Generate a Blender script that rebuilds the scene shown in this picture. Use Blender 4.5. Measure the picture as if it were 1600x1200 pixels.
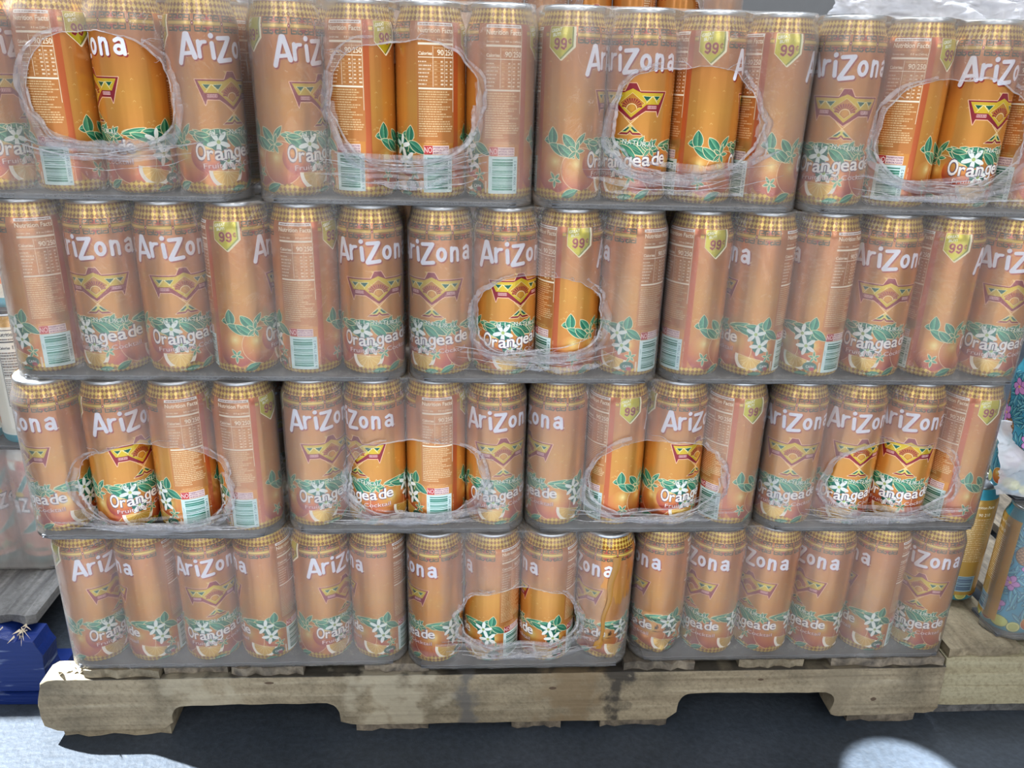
import bpy, bmesh, math, random
import numpy as np
from mathutils import Matrix, Vector

for o in list(bpy.data.objects):
    bpy.data.objects.remove(o)
SC = bpy.context.scene
COL = SC.collection
PI = math.pi

# ------------------------------------------------------------------ camera
cam_d = bpy.data.cameras.new('camera')
cam_d.sensor_fit = 'HORIZONTAL'; cam_d.sensor_width = 36.0
cam_d.lens = 1272.14 / 1600 * 36.0
cam_d.clip_start = 0.02
cam = bpy.data.objects.new('camera', cam_d); COL.objects.link(cam)
CAM = Vector((-0.0767, -0.8791, 0.8499))
cam.matrix_world = (Matrix.Translation(CAM) @ Matrix.Rotation(-0.06316, 4, 'Z')
                    @ Matrix.Rotation(1.2050, 4, 'X') @ Matrix.Rotation(0.02846, 4, 'Z'))
SC.camera = cam

# ------------------------------------------------------------------ light and exposure
SC.view_settings.view_transform = 'Standard'
SC.view_settings.look = 'None'
SC.view_settings.exposure = 0.0
SC.view_settings.gamma = 1.0
SC.view_settings.use_curve_mapping = False
SC.cycles.transparent_max_bounces = 24
SC.cycles.max_bounces = 8
SC.cycles.use_denoising = True

wd = bpy.data.worlds.new('hall_light'); SC.world = wd; wd.use_nodes = True
bgn = wd.node_tree.nodes['Background']
bgn.inputs[0].default_value = (0.90, 0.94, 1.0, 1); bgn.inputs[1].default_value = 0.47


def area(name, loc, target, sx, sy, power, col=(1, 1, 1)):
    l = bpy.data.lights.new(name, 'AREA'); l.shape = 'RECTANGLE'
    l.size = sx; l.size_y = sy; l.energy = power; l.color = col
    o = bpy.data.objects.new(name, l); COL.objects.link(o)
    o.location = loc
    o.rotation_euler = (Vector(target) - Vector(loc)).to_track_quat('-Z', 'Y').to_euler()
    return o


def spot(name, loc, target, power, angle, radius, col=(1, 1, 1), square=None):
    l = bpy.data.lights.new(name, 'SPOT'); l.energy = power; l.color = col
    l.spot_size = math.radians(angle); l.spot_blend = 0.12; l.shadow_soft_size = radius
    o = bpy.data.objects.new(name, l); COL.objects.link(o)
    o.location = loc
    q = (Vector(target) - Vector(loc)).to_track_quat('-Z', 'Y')
    if square is not None:
        l.use_square = True
        q = q @ Matrix.Rotation(math.radians(square), 3, 'Z').to_quaternion()
    o.rotation_euler = q.to_euler()
    return o


# added strip lights above the aisle, making bands in the metal of the cans
area('band_fill_light', (-1.7, -2.6, 2.3), (0, 0, 0.5), 0.55, 2.4, 20, (1, 0.98, 0.95))
area('band_fill_light', (0.35, -3.2, 2.5), (0, 0, 0.5), 0.60, 2.4, 26, (1, 0.98, 0.95))
area('band_fill_light', (2.1, -2.4, 2.3), (0, 0, 0.5), 0.55, 2.4, 20, (1, 0.98, 0.95))
# added low fill across the aisle, brightening the lower layers
area('low_front_fill', (0.3, -3.6, 0.22), (0.0, 0, 0.25), 3.6, 0.40, 14, (1.0, 0.96, 0.90))
# added spot on the aisle floor, its bounce brightens the lower layers
spot('floor_spot', (0.0, -2.5, 6.0), (0.0, -2.12, 0.0), 24000, 35, 0.1, (1.0, 0.97, 0.92))
# skylight over the load
area('roof_light', (0.1, 0.9, 2.7), (0.0, 0.0, 0.9), 2.6, 1.0, 170, (0.86, 0.93, 1.0))
# high lamp behind the load that throws the bright left patch on the floor
spot('floor_spot', (-4.1, 1.35, 5.6), (-0.75, -0.05, 0.0), 15500, 14, 0.05, (0.90, 0.96, 1.0))
spot('floor_spot', (0.66, -0.40, 5.8), (0.502, -0.112, 0.0), 12000, 1.6, 0.01, (0.90, 0.96, 1.0), square=38)  # added narrow beam in front of the load, shaped to make the right patch

# ------------------------------------------------------------------ helpers
RNG = np.random.default_rng(7)
random.seed(5)


def link(o, parent=None):
    COL.objects.link(o)
    if parent is not None:
        o.parent = parent
    return o


def mesh_from(name, verts, faces, mat=None, smooth=True):
    me = bpy.data.meshes.new(name)
    me.from_pydata([tuple(v) for v in verts], [], [tuple(f) for f in faces])
    me.update()
    if smooth:
        me.polygons.foreach_set('use_smooth', [True] * len(me.polygons))
    if mat is not None:
        me.materials.append(mat)
    return me


def tag(o, label=None, cat=None, group=None, kind=None):
    if label: o['label'] = label
    if cat: o['category'] = cat
    if group: o['group'] = group
    if kind: o['kind'] = kind
    return o


def empty(name, loc, rz=0.0):
    o = bpy.data.objects.new(name, None); COL.objects.link(o)
    o.location = loc; o.rotation_euler = (0, 0, rz); o.empty_display_size = 0.05
    return o


def mobj(name, me, parent=None, loc=(0, 0, 0), rz=0.0):
    o = bpy.data.objects.new(name, me); link(o, parent)
    o.location = loc; o.rotation_euler = (0, 0, rz)
    return o


def copy_tree(o, parent=None):
    c = o.copy(); COL.objects.link(c); c.parent = parent
    for ch in list(o.children):
        copy_tree(ch, c)
    return c


def vnoise(x, y, seed=0):
    """smooth value noise in [-1, 1] on arrays"""
    x = np.asarray(x, float); y = np.asarray(y, float)
    xi = np.floor(x); yi = np.floor(y); fx = x - xi; fy = y - yi
    fx = fx * fx * (3 - 2 * fx); fy = fy * fy * (3 - 2 * fy)

    def h(a, b):
        s = np.sin(a * 127.1 + b * 311.7 + seed * 74.7) * 43758.5453
        return (s - np.floor(s)) * 2 - 1
    return ((h(xi, yi) * (1 - fx) + h(xi + 1, yi) * fx) * (1 - fy)
            + (h(xi, yi + 1) * (1 - fx) + h(xi + 1, yi + 1) * fx) * fy)


def lathe(profile, seg=72, uv_h=None, mat=None, name='lathe', close_top=False, close_bottom=False, ripple=None):
    """profile: list of (r, z).  UV u runs around the can, v up it."""
    n = len(profile)
    verts = []; faces = []; us = []
    for j in range(seg + 1):
        a = 2 * PI * j / seg
        for r, z in profile:
            verts.append([r * math.sin(a), -r * math.cos(a), z])
    # share the seam positions but keep separate loops through UV only
    def vid(j, k): return (j % seg) * n + k
    verts = verts[:seg * n]
    luv = []
    for j in range(seg):
        for k in range(n - 1):
            faces.append((vid(j, k), vid(j + 1, k), vid(j + 1, k + 1), vid(j, k + 1)))
            z0, z1 = profile[k][1], profile[k + 1][1]
            h = uv_h or 1.0
            luv += [(j / seg, z0 / h), ((j + 1) / seg, z0 / h), ((j + 1) / seg, z1 / h), (j / seg, z1 / h)]
    if close_top:
        c = len(verts); verts.append([0, 0, profile[-1][1]])
        for j in range(seg):
            faces.append((vid(j, n - 1), vid(j + 1, n - 1), c)); luv += [(0, 0)] * 3
    if close_bottom:
        c = len(verts); verts.append([0, 0, profile[0][1]])
        for j in range(seg):
            faces.append((vid(j + 1, 0), vid(j, 0), c)); luv += [(0, 0)] * 3
    if ripple:
        verts = [ripple(*v) for v in verts]
    me = mesh_from(name, verts, faces, mat)
    uvl = me.uv_layers.new(name='UVMap')
    uvl.data.foreach_set('uv', np.array(luv, dtype=np.float32).ravel())
    return me


def box_bm(bm, x0, x1, y0, y1, z0, z1, bev=0.0, jit=0.0, rnd=None):
    vs = [bm.verts.new((x, y, z)) for x in (x0, x1) for y in (y0, y1) for z in (z0, z1)]
    idx = [(0, 1, 3, 2), (4, 6, 7, 5), (0, 4, 5, 1), (2, 3, 7, 6), (0, 2, 6, 4), (1, 5, 7, 3)]
    fs = [bm.faces.new([vs[i] for i in f]) for f in idx]
    if jit and rnd:
        for v in vs:
            v.co += Vector((rnd.uniform(-jit, jit), rnd.uniform(-jit, jit), rnd.uniform(-jit, jit)))
    if bev:
        es = {e for f in fs for e in f.edges}
        bmesh.ops.bevel(bm, geom=list(es), offset=bev, segments=2, affect='EDGES', profile=0.6)


def bm_mesh(name, bm, mat, smooth=False):
    bmesh.ops.recalc_face_normals(bm, faces=bm.faces)
    me = bpy.data.meshes.new(name); bm.to_mesh(me); bm.free()
    me.materials.append(mat)
    if smooth:
        me.polygons.foreach_set('use_smooth', [True] * len(me.polygons))
    return me


# ------------------------------------------------------------------ printed artwork, drawn in code
class Canvas:
    """flat print unrolled from a can: x in mm round the can, y in mm up it"""
    def __init__(s, w, h, mmw, mmh, base):
        s.w, s.h, s.mw, s.mh = w, h, mmw, mmh
        s.sx, s.sy = w / mmw, h / mmh
        s.a = np.zeros((h, w, 3), np.float32); s.a[:] = np.array(base, np.float32) / 255
        s.yy, s.xx = np.mgrid[0:h, 0:w].astype(np.float32)
        s.yy = (s.yy + .5) / s.sy; s.xx = (s.xx + .5) / s.sx

    def _region(s, x0, x1, y0, y1):
        j0 = max(0, int(y0 * s.sy) - 1); j1 = min(s.h, int(y1 * s.sy) + 2)
        if j1 <= j0: return
        for sh in (-1, 0, 1):
            a0 = x0 + sh * s.mw; a1 = x1 + sh * s.mw
            i0 = max(0, int(a0 * s.sx) - 1); i1 = min(s.w, int(a1 * s.sx) + 2)
            if i1 > i0:
                X, Y = np.meshgrid((np.arange(i0, i1) + .5) / s.sx - sh * s.mw, (np.arange(j0, j1) + .5) / s.sy)
                yield (slice(j0, j1), slice(i0, i1)), X, Y

    def _put(s, sl, m, X, Y, col):
        if callable(col):
            c = col(X, Y)
            s.a[sl][m] = (c[m] / 255)
        else:
            s.a[sl][m] = np.array(col, np.float32) / 255

    def poly(s, pts, col):
        p = np.array(pts, float)
        for sl, X, Y in s._region(p[:, 0].min(), p[:, 0].max(), p[:, 1].min(), p[:, 1].max()):
            m = np.zeros(X.shape, bool)
            q = np.roll(p, -1, 0)
            for (xa, ya), (xb, yb) in zip(p, q):
                if ya == yb: continue
                c = ((ya > Y) != (yb > Y)) & (X < (xb - xa) * (Y - ya) / (yb - ya) + xa)
                m ^= c
            s._put(sl, m, X, Y, col)

    def rect(s, x0, x1, y0, y1, col):
        s.poly([(x0, y0), (x1, y0), (x1, y1), (x0, y1)], col)

    def stroke(s, pts, wd, col, close=False):
        p = [tuple(q) for q in pts]
        if close: p.append(p[0])
        h = wd / 2
        for (xa, ya), (xb, yb) in zip(p[:-1], p[1:]):
            for sl, X, Y in s._region(min(xa, xb) - h, max(xa, xb) + h, min(ya, yb) - h, max(ya, yb) + h):
                dx, dy = xb - xa, yb - ya
                L = dx * dx + dy * dy + 1e-9
                t = np.clip(((X - xa) * dx + (Y - ya) * dy) / L, 0, 1)
                m = (X - xa - t * dx) ** 2 + (Y - ya - t * dy) ** 2 < h * h
                s._put(sl, m, X, Y, col)

    def ell(s, cx, cy, rx, ry, col, rot=0.0):
        R = max(rx, ry)
        c, n = math.cos(rot), math.sin(rot)
        for sl, X, Y in s._region(cx - R, cx + R, cy - R, cy + R):
            u = (X - cx) * c + (Y - cy) * n; v = -(X - cx) * n + (Y - cy) * c
            s._put(sl, (u / rx) ** 2 + (v / ry) ** 2 < 1, X, Y, col)

    def text(s, txt, x, y, size, col, sx=1.0, bold=0.0, width=None, rot=0.0, slope=0.0, align='L'):
        cu = bpy.data.curves.new('lettering', 'FONT'); cu.body = txt; cu.size = 1.0; cu.offset = bold
        cu.resolution_u = 3
        ob = bpy.data.objects.new('lettering', cu); COL.objects.link(ob)
        dg = bpy.context.evaluated_depsgraph_get()
        me = ob.evaluated_get(dg).to_mesh()
        me.calc_loop_triangles()
        V = np.array([v.co[:2] for v in me.vertices]).reshape(-1, 2)
        T = [tuple(t.vertices) for t in me.loop_triangles]
        ob.evaluated_get(dg).to_mesh_clear()
        bpy.data.objects.remove(ob); bpy.data.curves.remove(cu)
        if len(V) == 0: return
        V[:, 0] -= V[:, 0].min()
        k = size / 0.70
        fx = k * sx if width is None else width / V[:, 0].max()
        V = V * [fx, k]
        if align == 'C': V[:, 0] -= V[:, 0].max() / 2
        V[:, 1] += V[:, 0] * slope
        c, n = math.cos(rot), math.sin(rot)
        V = np.stack([V[:, 0] * c - V[:, 1] * n + x, V[:, 0] * n + V[:, 1] * c + y], 1)
        for t in T:
            s.poly(V[list(t)], col)

    def image(s, name):
        im = bpy.data.images.new(name, s.w, s.h)
        buf = np.ones((s.h, s.w, 4), np.float32); buf[..., :3] = np.clip(s.a, 0, 1)
        im.pixels.foreach_set(buf.ravel()); im.update(); im.pack()
        return im


CREAM = (250, 226, 180)
DEG = 229.3 / 360


def lens_pts(x, y, L, W, ang, bend=0.0, n=12):
    c, s_ = math.cos(ang), math.sin(ang); out = []
    for k in range(n + 1):
        t = k / n; out.append((L * t, W * math.sin(PI * t) ** 0.8 * (1 - .25 * t) + bend * t * t))
    for k in range(n, -1, -1):
        t = k / n; out.append((L * t, -W * math.sin(PI * t) ** 0.8 * (1 - .25 * t) + bend * t * t))
    return [(x + a * c - b * s_, y + a * s_ + b * c) for a, b in out]


def leaf(cv, x, y, L, W, ang, bend=0.0, dark=(8, 92, 70), lite=(105, 182, 140), line=CREAM):
    pts = lens_pts(x, y, L, W, ang, bend)
    c, s_ = math.cos(ang), math.sin(ang)

    def col(X, Y):
        v = -(X - x) * s_ + (Y - y) * c
        u = (X - x) * c + (Y - y) * s_
        t = np.clip(np.abs(v - bend * (u / L) ** 2) / W, 0, 1)
        t = np.clip(.15 + .85 * ((v > 0) * (1 - t) + (v <= 0) * t * .8), 0, 1)[..., None]
        return np.array(dark) * (1 - t) + np.array(lite) * t
    cv.poly(pts, col)
    cv.stroke(pts, .62, line, close=True)
    mid = [(x + L * t * c - bend * t * t * s_, y + L * t * s_ + bend * t * t * c) for t in (0, .3, .6, .85)]
    cv.stroke(mid, .4, (150, 205, 160))


def star(cv, x, y, r, a0=0.3, **k):
    for i in range(5):
        leaf(cv, x, y, r * (1 if i % 2 else .85), r * .2, a0 + i * 2 * PI / 5, **k)


def flower(cv, x, y, r, a0=0.2, col=(236, 238, 232), back=(20, 105, 85)):
    cv.ell(x, y, r * .8, r * .8, back)
    for i in range(5):
        a = a0 + i * 2 * PI / 5
        cv.ell(x + r * .58 * math.cos(a), y + r * .58 * math.sin(a), r * .5, r * .21, col, a)
    cv.ell(x, y, r * .17, r * .17, (170, 190, 110))


def orange(cv, x, y, r, hx=-.3, hy=.35, line=True):
    def col(X, Y):
        d = np.sqrt((X - x - hx * r) ** 2 + (Y - y - hy * r) ** 2) / r
        t = np.clip(d / 1.45, 0, 1)[..., None]
        a, b, c_, e = map(np.array, ((248, 226, 150), (224, 162, 76), (208, 120, 58), (178, 72, 54)))
        o = np.where(t < .22, a + (b - a) * t / .22, np.where(t < .62, b + (c_ - b) * (t - .22) / .4, c_ + (e - c_) * (t - .62) / .38))
        return o
    if line: cv.ell(x, y, r + .35, r + .35, CREAM)
    cv.ell(x, y, r - .2, r - .2, col)


def citrus(cv, x, y, r, rot=0.0, cols=((245, 240, 225), (226, 178, 76), (248, 226, 160)), rind=(200, 70, 40)):
    c, s_ = math.cos(rot), math.sin(rot)

    def half(R):
        return [(x + R * math.cos(a) * c - R * math.sin(a) * s_, y + R * math.cos(a) * s_ + R * math.sin(a) * c)
                for a in np.linspace(PI, 2 * PI, 22)]
    cv.poly(half(r + .8), rind); cv.poly(half(r), cols[0]); cv.poly(half(r * .78), cols[1])
    for a in np.linspace(PI + .25, 2 * PI - .25, 7):
        cv.stroke([(x, y), (x + r * .76 * math.cos(a + rot), y + r * .76 * math.sin(a + rot))], .45, cols[2])
    cv.stroke([half(r)[0], half(r)[-1]], .5, CREAM)


def fineprint(cv, x0, x1, y, h, col, rnd):
    x = x0
    while x < x1 - 1:
        w = rnd.uniform(1.2, 4.0)
        xe = min(x + w, x1)
        cv.rect(x, xe, y, y + h, col)
        k = x + .5
        while k < xe:
            cv.rect(k, k + .18, y, y + h, (190, 120, 60)); k += rnd.uniform(.5, .9)
        x = xe + .5


def checker(cv, y0, y1, cell, ch, gold, brown, mask=None):
    n = round(cv.mw / cell); cell = cv.mw / n
    m = (cv.yy >= y0) & (cv.yy < y1)
    if mask is not None: m &= mask
    u = (cv.xx / cell) % 1 - .5; v = ((cv.yy - y0) / ch) % 1 - .5
    d = np.abs(u) + np.abs(v)
    cv.a[m & (d < .47)] = np.array(brown) / 255
    cv.a[m & (d >= .47)] = np.array(gold) / 255
    u2 = (cv.xx / cell + .5) % 1 - .5; v2 = ((cv.yy - y0) / ch + .5) % 1 - .5
    m3 = m & (np.abs(u2) + np.abs(v2) < .36)
    cv.a[m3] = np.clip(np.array(gold) * 1.03, 0, 255) / 255


def wordmark(cv, x0, y0, white=(238, 240, 250), dark=(150, 38, 40)):
    """the white hand-cut logo lettering with its red drop edge; x0, y0 centre of the Z"""
    L = []
    D = DEG
    ax = x0 - 57 * D; L.append(([(ax - 7.6, y0 - 13.5), (ax - .6, y0 + 12.2), (ax + 1.2, y0 + 12.2), (ax + 7.4, y0 - 8.2)], 4.6)); L.append(([(ax - 4.2, y0 - 5.2), (ax + 6.0, y0 - 4.2)], 3.4))
    rx = x0 - 35 * D; L.append(([(rx - 2.6, y0 + 6), (rx - 2.0, y0 - 7.6)], 3.7)); L.append(([(rx - 2.3, y0 + 1.2), (rx + .6, y0 + 5.6), (rx + 4.0, y0 + 5.8)], 3.1))
    ix = x0 - 18.5 * D; L.append(([(ix - .3, y0 + 4.6), (ix + .6, y0 - 8.2)], 4.2)); L.append(([(ix - .8, y0 + 11.4), (ix - .7, y0 + 11.5)], 4.8))
    zx = x0 + .6; L.append(([(zx - 6.2, y0 + 9.4), (zx + 6.0, y0 + 10.2)], 3.8)); L.append(([(zx + 5.2, y0 + 9.4), (zx - 6.4, y0 - 10.4)], 4.6)); L.append(([(zx - 6.4, y0 - 11.2), (zx + 6.6, y0 - 9.6)], 4.0))
    ox = x0 + 25.5 * D; L.append(([(ox + 4.1 * math.cos(a), y0 - .8 + 6.0 * math.sin(a)) for a in np.linspace(0, 2 * PI, 24)], 3.6))
    nx = x0 + 48.5 * D; L.append(([(nx - 3.6, y0 + 6.2), (nx - 3.4, y0 - 7.6)], 3.6)); L.append(([(nx - 3.2, y0 + 2.6), (nx - .6, y0 + 5.8), (nx + 2.4, y0 + 5.2), (nx + 3.6, y0 + 2.2), (nx + 3.8, y0 - 7.6)], 3.4))
    qx = x0 + 74 * D; L.append(([(qx + 3.6 * math.cos(a) - .6, y0 - 3.2 + 3.4 * math.sin(a)) for a in np.linspace(0, 2 * PI, 20)], 3.3)); L.append(([(qx - 3.6, y0 + 4.6), (qx, y0 + 6.6), (qx + 3.2, y0 + 5.0), (qx + 3.8, y0 + 1.5), (qx + 4.4, y0 - 7.2)], 3.5))
    for off, grow, col in (((.9, -1.0), .9, dark), ((0, 0), .7, (206, 150, 140)), ((0, 0), 0, white)):
        for pts, w in L:
            cv.stroke([(a + off[0], b + off[1]) for a, b in pts], w + grow, col)
    cv.ell(qx + 7.3, y0 - 6.8, .7, .7, (240, 220, 170))


def bird(cv, cx, M=(146, 34, 46), Yl=(218, 184, 44), G=(8, 92, 70)):
    P = lambda pts: [(cx + a, b) for a, b in pts]
    mir = lambda pts: [(-a, b) for a, b in pts]
    out = [(-37, 113), (-8.0, 113), (-4.2, 120.6), (3.4, 120.6), (7.8, 113), (37, 113), (28.6, 89), (26.8, 94.4), (14.6, 94.4), (0, 84.6),
           (-14.6, 94.4), (-26.8, 94.4), (-28.6, 89)]
    cv.stroke(P(out), 1.5, (248, 200, 164), close=True); cv.poly(P(out), M)
    cv.poly(P([(-4.6, 121), (-8.4, 121.6), (-5.8, 118)]), (240, 200, 120))
    yel = [(-34.4, 111.6), (-9, 111.6), (0, 115.6), (9, 111.6), (34.4, 111.6), (28.8, 100.6), (15.5, 100.6), (0, 87.6), (-15.5, 100.6), (-28.8, 100.6)]
    cv.poly(P(yel), Yl)
    for pts in ([(-30.4, 108.6), (-22.2, 108.6), (-26.2, 104.2)], [(-20.4, 108.2), (-10.6, 108.8), (-15.2, 103.4)]):
        for q in (pts, mir(pts)):
            cv.poly(P(q), G); cv.stroke(P(q), .4, (250, 236, 180), close=True)
    cv.stroke(P([(-27, 102), (-21.4, 108.6), (-15, 102)]), .5, (250, 236, 180)); cv.stroke(P(mir([(-27, 102), (-21.4, 108.6), (-15, 102)])), .5, (250, 236, 180))
    dia = [(0, 111.4), (-13.0, 101.6), (0, 91.6), (13.0, 101.6)]
    cv.stroke(P(dia), .6, (250, 236, 180), close=True); cv.poly(P(dia), (196, 130, 40))
    for k in range(11):                                   # rays of the half sun
        a = PI * (k + .5) / 11
        r0, r1 = 5.0, 9.6 + 1.2 * abs(math.cos(a))
        h = .09
        cv.poly(P([(r0 * math.cos(a - h * .6), 97.2 + r0 * .9 * math.sin(a - h * .6)), (r1 * math.cos(a - h), 97.2 + r1 * .95 * math.sin(a - h)),
                   (r1 * math.cos(a + h), 97.2 + r1 * .95 * math.sin(a + h)), (r0 * math.cos(a + h * .6), 97.2 + r0 * .9 * math.sin(a + h * .6))]), (150, 34, 50))
    cv.stroke(P([(5.2 * math.cos(a), 96.6 + 4.4 * math.sin(a)) for a in np.linspace(0, PI, 12)]), .7, (250, 230, 170))
    cv.ell(cx, 97.2, 3.4, 3.0, (214, 150, 50))
    for s_ in (-1, 1):                                    # pale marks in the lower band
        cv.rect(cx + s_ * 21.5 - 5, cx + s_ * 21.5 + 5, 96.4, 99.4, (232, 190, 185))
        for k in range(6):
            cv.rect(cx + s_ * 21.5 - 4.4 + k * 1.6, cx + s_ * 21.5 - 3.6 + k * 1.6, 96.9, 98.9, (150, 50, 60))
    # crossed tail
    for s_ in (-1, 1):
        cv.poly(P([(s_ * 7.6, 88.4), (s_ * 6.4, 88.9), (-s_ * 9, 74), (-s_ * 12.8, 71.2), (-s_ * 5, 74)]), (236, 176, 90))
    for s_ in (-1, 1):
        cv.poly(P([(s_ * a, b) for a, b in ((0, 80), (13.4, 70.6), (2.6, 70.6), (0, 73.4))]), (232, 214, 110))
        cv.poly(P([(s_ * a, b) for a, b in ((2.4, 79.4), (9.4, 74), (4.6, 74), (1.0, 77.4))]), G)
        cv.poly(P([(s_ * a, b) for a, b in ((0, 75.6), (2.8, 72.8), (11.4, 72.8), (13.4, 70.6), (2.6, 70.6), (0, 73))]), M)
        cv.stroke(P([(s_ * a, b) for a, b in ((7.6, 88.4), (-9, 73.8))]), .5, CREAM)
        cv.stroke(P([(s_ * a, b) for a, b in ((0, 80.4), (13.4, 70.6), (2.6, 70.6), (0, 73))]), .5, CREAM)


def paint_orangeade():
    cv = Canvas(1440, 1200, 229.3, 190.0, (208, 140, 60))
    rnd = random.Random(3)
    t = np.clip((cv.yy - 20) / 140, 0, 1)[..., None]
    lo, mid, hi = (np.array(c) / 255 for c in ((212, 134, 58), (208, 146, 62), (196, 122, 62)))
    cv.a[:] = np.where(t < .55, lo + (mid - lo) * t / .55, mid + (hi - mid) * (t - .55) / .45)
    # small chevrons rising like bubbles
    for k in range(64):
        x = rnd.uniform(0, 229); y = rnd.uniform(66, 150)
        if 91 < x < 140: continue
        cv.stroke([(x - 1.3, y - .8), (x, y + .5), (x + 1.3, y - .8)], .36, (240, 198, 122))
    # woven band under the shoulder
    bandm = np.ones_like(cv.xx, bool); bandm &= ~((cv.xx > 84) & (cv.xx < 137.5))
    cv.a[(cv.yy > 162.0) & (cv.yy < 165.6) & bandm] = np.array((214, 168, 84)) / 255
    cv.a[(cv.yy > 163.0) & (cv.yy < 164.6) & bandm] = np.array((226, 192, 84)) / 255
    for yv in (161.9, 165.6):
        cv.a[(np.abs(cv.yy - yv) < .28) & bandm] = np.array((120, 120, 50)) / 255
    for k in range(8):
        c = k * 45 * DEG
        if 86 < c < 136 and False: continue
        for s_ in (-1, 1):
            for ys, sg in ((168.7, 1), (158.7, -1)):
                for (a, w) in ((2.2, 5.0), (8.6, 4.2)):
                    x0 = c + s_ * a; x1 = c + s_ * (a + w)
                    xa, xb = min(x0, x1), max(x0, x1)
                    if xb > 84 and xa < 137.5: continue
                    cv.stroke([(xa, ys - sg * 2.1), (xa, ys + sg * 2.1), (xb, ys + sg * 2.1), (xb, ys - sg * .6), (xa + 1.6, ys - sg * .6)] if s_ > 0 else
                              [(xb, ys - sg * 2.1), (xb, ys + sg * 2.1), (xa, ys + sg * 2.1), (xa, ys - sg * .6), (xb - 1.6, ys - sg * .6)], 1.0, (26, 72, 54))
        c2 = c + 22.5 * DEG
        if not (84 < c + 2 and c - 2 < 137.5):
            cv.poly([(c - 1.7, 163.7), (c, 166), (c + 1.7, 163.7), (c, 161.4)], (150, 30, 44)); cv.ell(c, 163.7, .55, .55, (250, 236, 200))
        if not (84 < c2 + 4 and c2 - 4 < 137.5):
            for sg, yb in ((1, 167.0), (-1, 160.4)):
                for q, wq in enumerate((3.0, 2.0, 1.0)):
                    cv.rect(c2 - wq, c2 + wq, yb + (sg * q * 1.1 if sg > 0 else -q * 1.1 - 1.0), yb + (sg * q * 1.1 + 1.0 if sg > 0 else -q * 1.1), (168, 48, 42))
                for dx in (-4.4, 4.4, -2.6, 2.6):
                    yy_ = yb + sg * (1.2 + (3.4 if abs(dx) < 3 else 1.6))
                    cv.rect(c2 + dx - .45, c2 + dx + .45, yy_ - .45, yy_ + .45, (70, 40, 30))
    # fruit, from the back to the front
    orange(cv, 10.5, 24, 18, hx=-.6, hy=.5)
    orange(cv, 156, 31, 20.5, hx=-.02, hy=.55, line=False)
    orange(cv, 70 * DEG, 35, 23.5, hx=.15, hy=.35)
    orange(cv, 289 * DEG, 35, 21.5, hx=-.25, hy=.25)
    orange(cv, 126 * DEG + 2, 36, 14, hx=.2, hy=.35, line=False)
    orange(cv, 316 * DEG, 40, 16, hx=.1, hy=.6, line=False)
    citrus(cv, 106 * DEG, 26, 17.5, rot=-.22)
    citrus(cv, -14 * DEG, 25, 18.0, rot=-.06)
    # green garlands
    for x_, y_, L_, W_, a_ in ((-66, 64, 24, 6.5, -.5), (-48, 66, 26, 6.5, -.55), (-22, 64, 26, 6.0, -.25), (4, 62, 26, 6.5, -.45), (26, 62, 24, 6.0, -.3), (60, 62, 24, 5.5, -.2), (96, 62, 24, 6.5, -.4), (112, 60, 22, 6.5, -.6)):
        leaf(cv, x_ * DEG, y_, L_, W_, a_)
    leaf(cv, -62 * DEG, 66, 34, 6.5, -.72, bend=3)
    leaf(cv, -40 * DEG, 64, 30, 5.5, -.15)
    leaf(cv, -30 * DEG, 62, 22, 5, -.95)
    leaf(cv, -9 * DEG, 63, 30, 5.6, -.33, bend=-3); leaf(cv, -9 * DEG, 61, 27, 5.4, -.62, bend=-2)
    leaf(cv, 8 * DEG, 64, 17, 3.2, .12); leaf(cv, 22 * DEG, 60, 12, 3, 1.0)
    leaf(cv, 40 * DEG, 58, 13, 3.0, .75)
    star(cv, 44 * DEG, 57, 10.5, .2)
    leaf(cv, 58 * DEG, 60, 26, 3.6, .12, bend=3); leaf(cv, 72 * DEG, 61, 30, 4.6, -.35, bend=2); leaf(cv, 90 * DEG, 63, 22, 4.0, -.1)
    leaf(cv, 112 * DEG, 66, 17, 5, -.2); leaf(cv, 128 * DEG, 57, 18, 6.2, 1.45); leaf(cv, 127 * DEG, 59, 22, 5.2, -.5, bend=-2)
    leaf(cv, 118 * DEG, 62, 16, 4.5, -1.35)
    flower(cv, 111 * DEG, 54, 11); flower(cv, 121 * DEG, 40, 11, .7)
    star(cv, 138 * DEG, 27, 8.2, .4)
    # badge side cluster
    leaf(cv, 222 * DEG, 63, 16, 5.0, .12, bend=-1)
    leaf(cv, 239 * DEG, 57, 20, 6.4, 1.62); leaf(cv, 232 * DEG, 60, 27, 5.4, -.42, bend=-3); leaf(cv, 247 * DEG, 60, 24, 5.4, -.75, bend=3)
    leaf(cv, 256 * DEG, 70, 22, 5.8, -.95, bend=3); leaf(cv, 277 * DEG, 57, 18, 3.6, .95)
    star(cv, 279 * DEG, 53, 11, .1)
    star(cv, 245 * DEG, 24, 9.2, .9)
    leaf(cv, 257 * DEG, 6, 20, 5.2, .42); leaf(cv, -8 * DEG, 6, 18, 4.2, .15); leaf(cv, 23 * DEG, 6, 19, 4.6, .5)
    leaf(cv, 105 * DEG, 5, 18, 4.0, .1)
    leaf(cv, 290 * DEG, 63, 10, 2.6, -.1); leaf(cv, 300 * DEG, 62, 16, 3.4, -.1)
    flower(cv, -23 * DEG, 54, 11.5, .9); flower(cv, -10 * DEG, 36, 11, .3)
    star(cv, 14 * DEG, 28, 8.6, .5)
    # gold foot
    edge = 12.6 + 1.8 * np.sin(cv.xx / 229.3 * 2 * PI * 5 + 1) + .9 * np.sin(cv.xx / 229.3 * 2 * PI * 11)
    near = np.ones_like(edge, bool)
    fr = np.array((cv.a[..., 1] > cv.a[..., 0]))          # keep leaves in front of the gold foot
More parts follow.
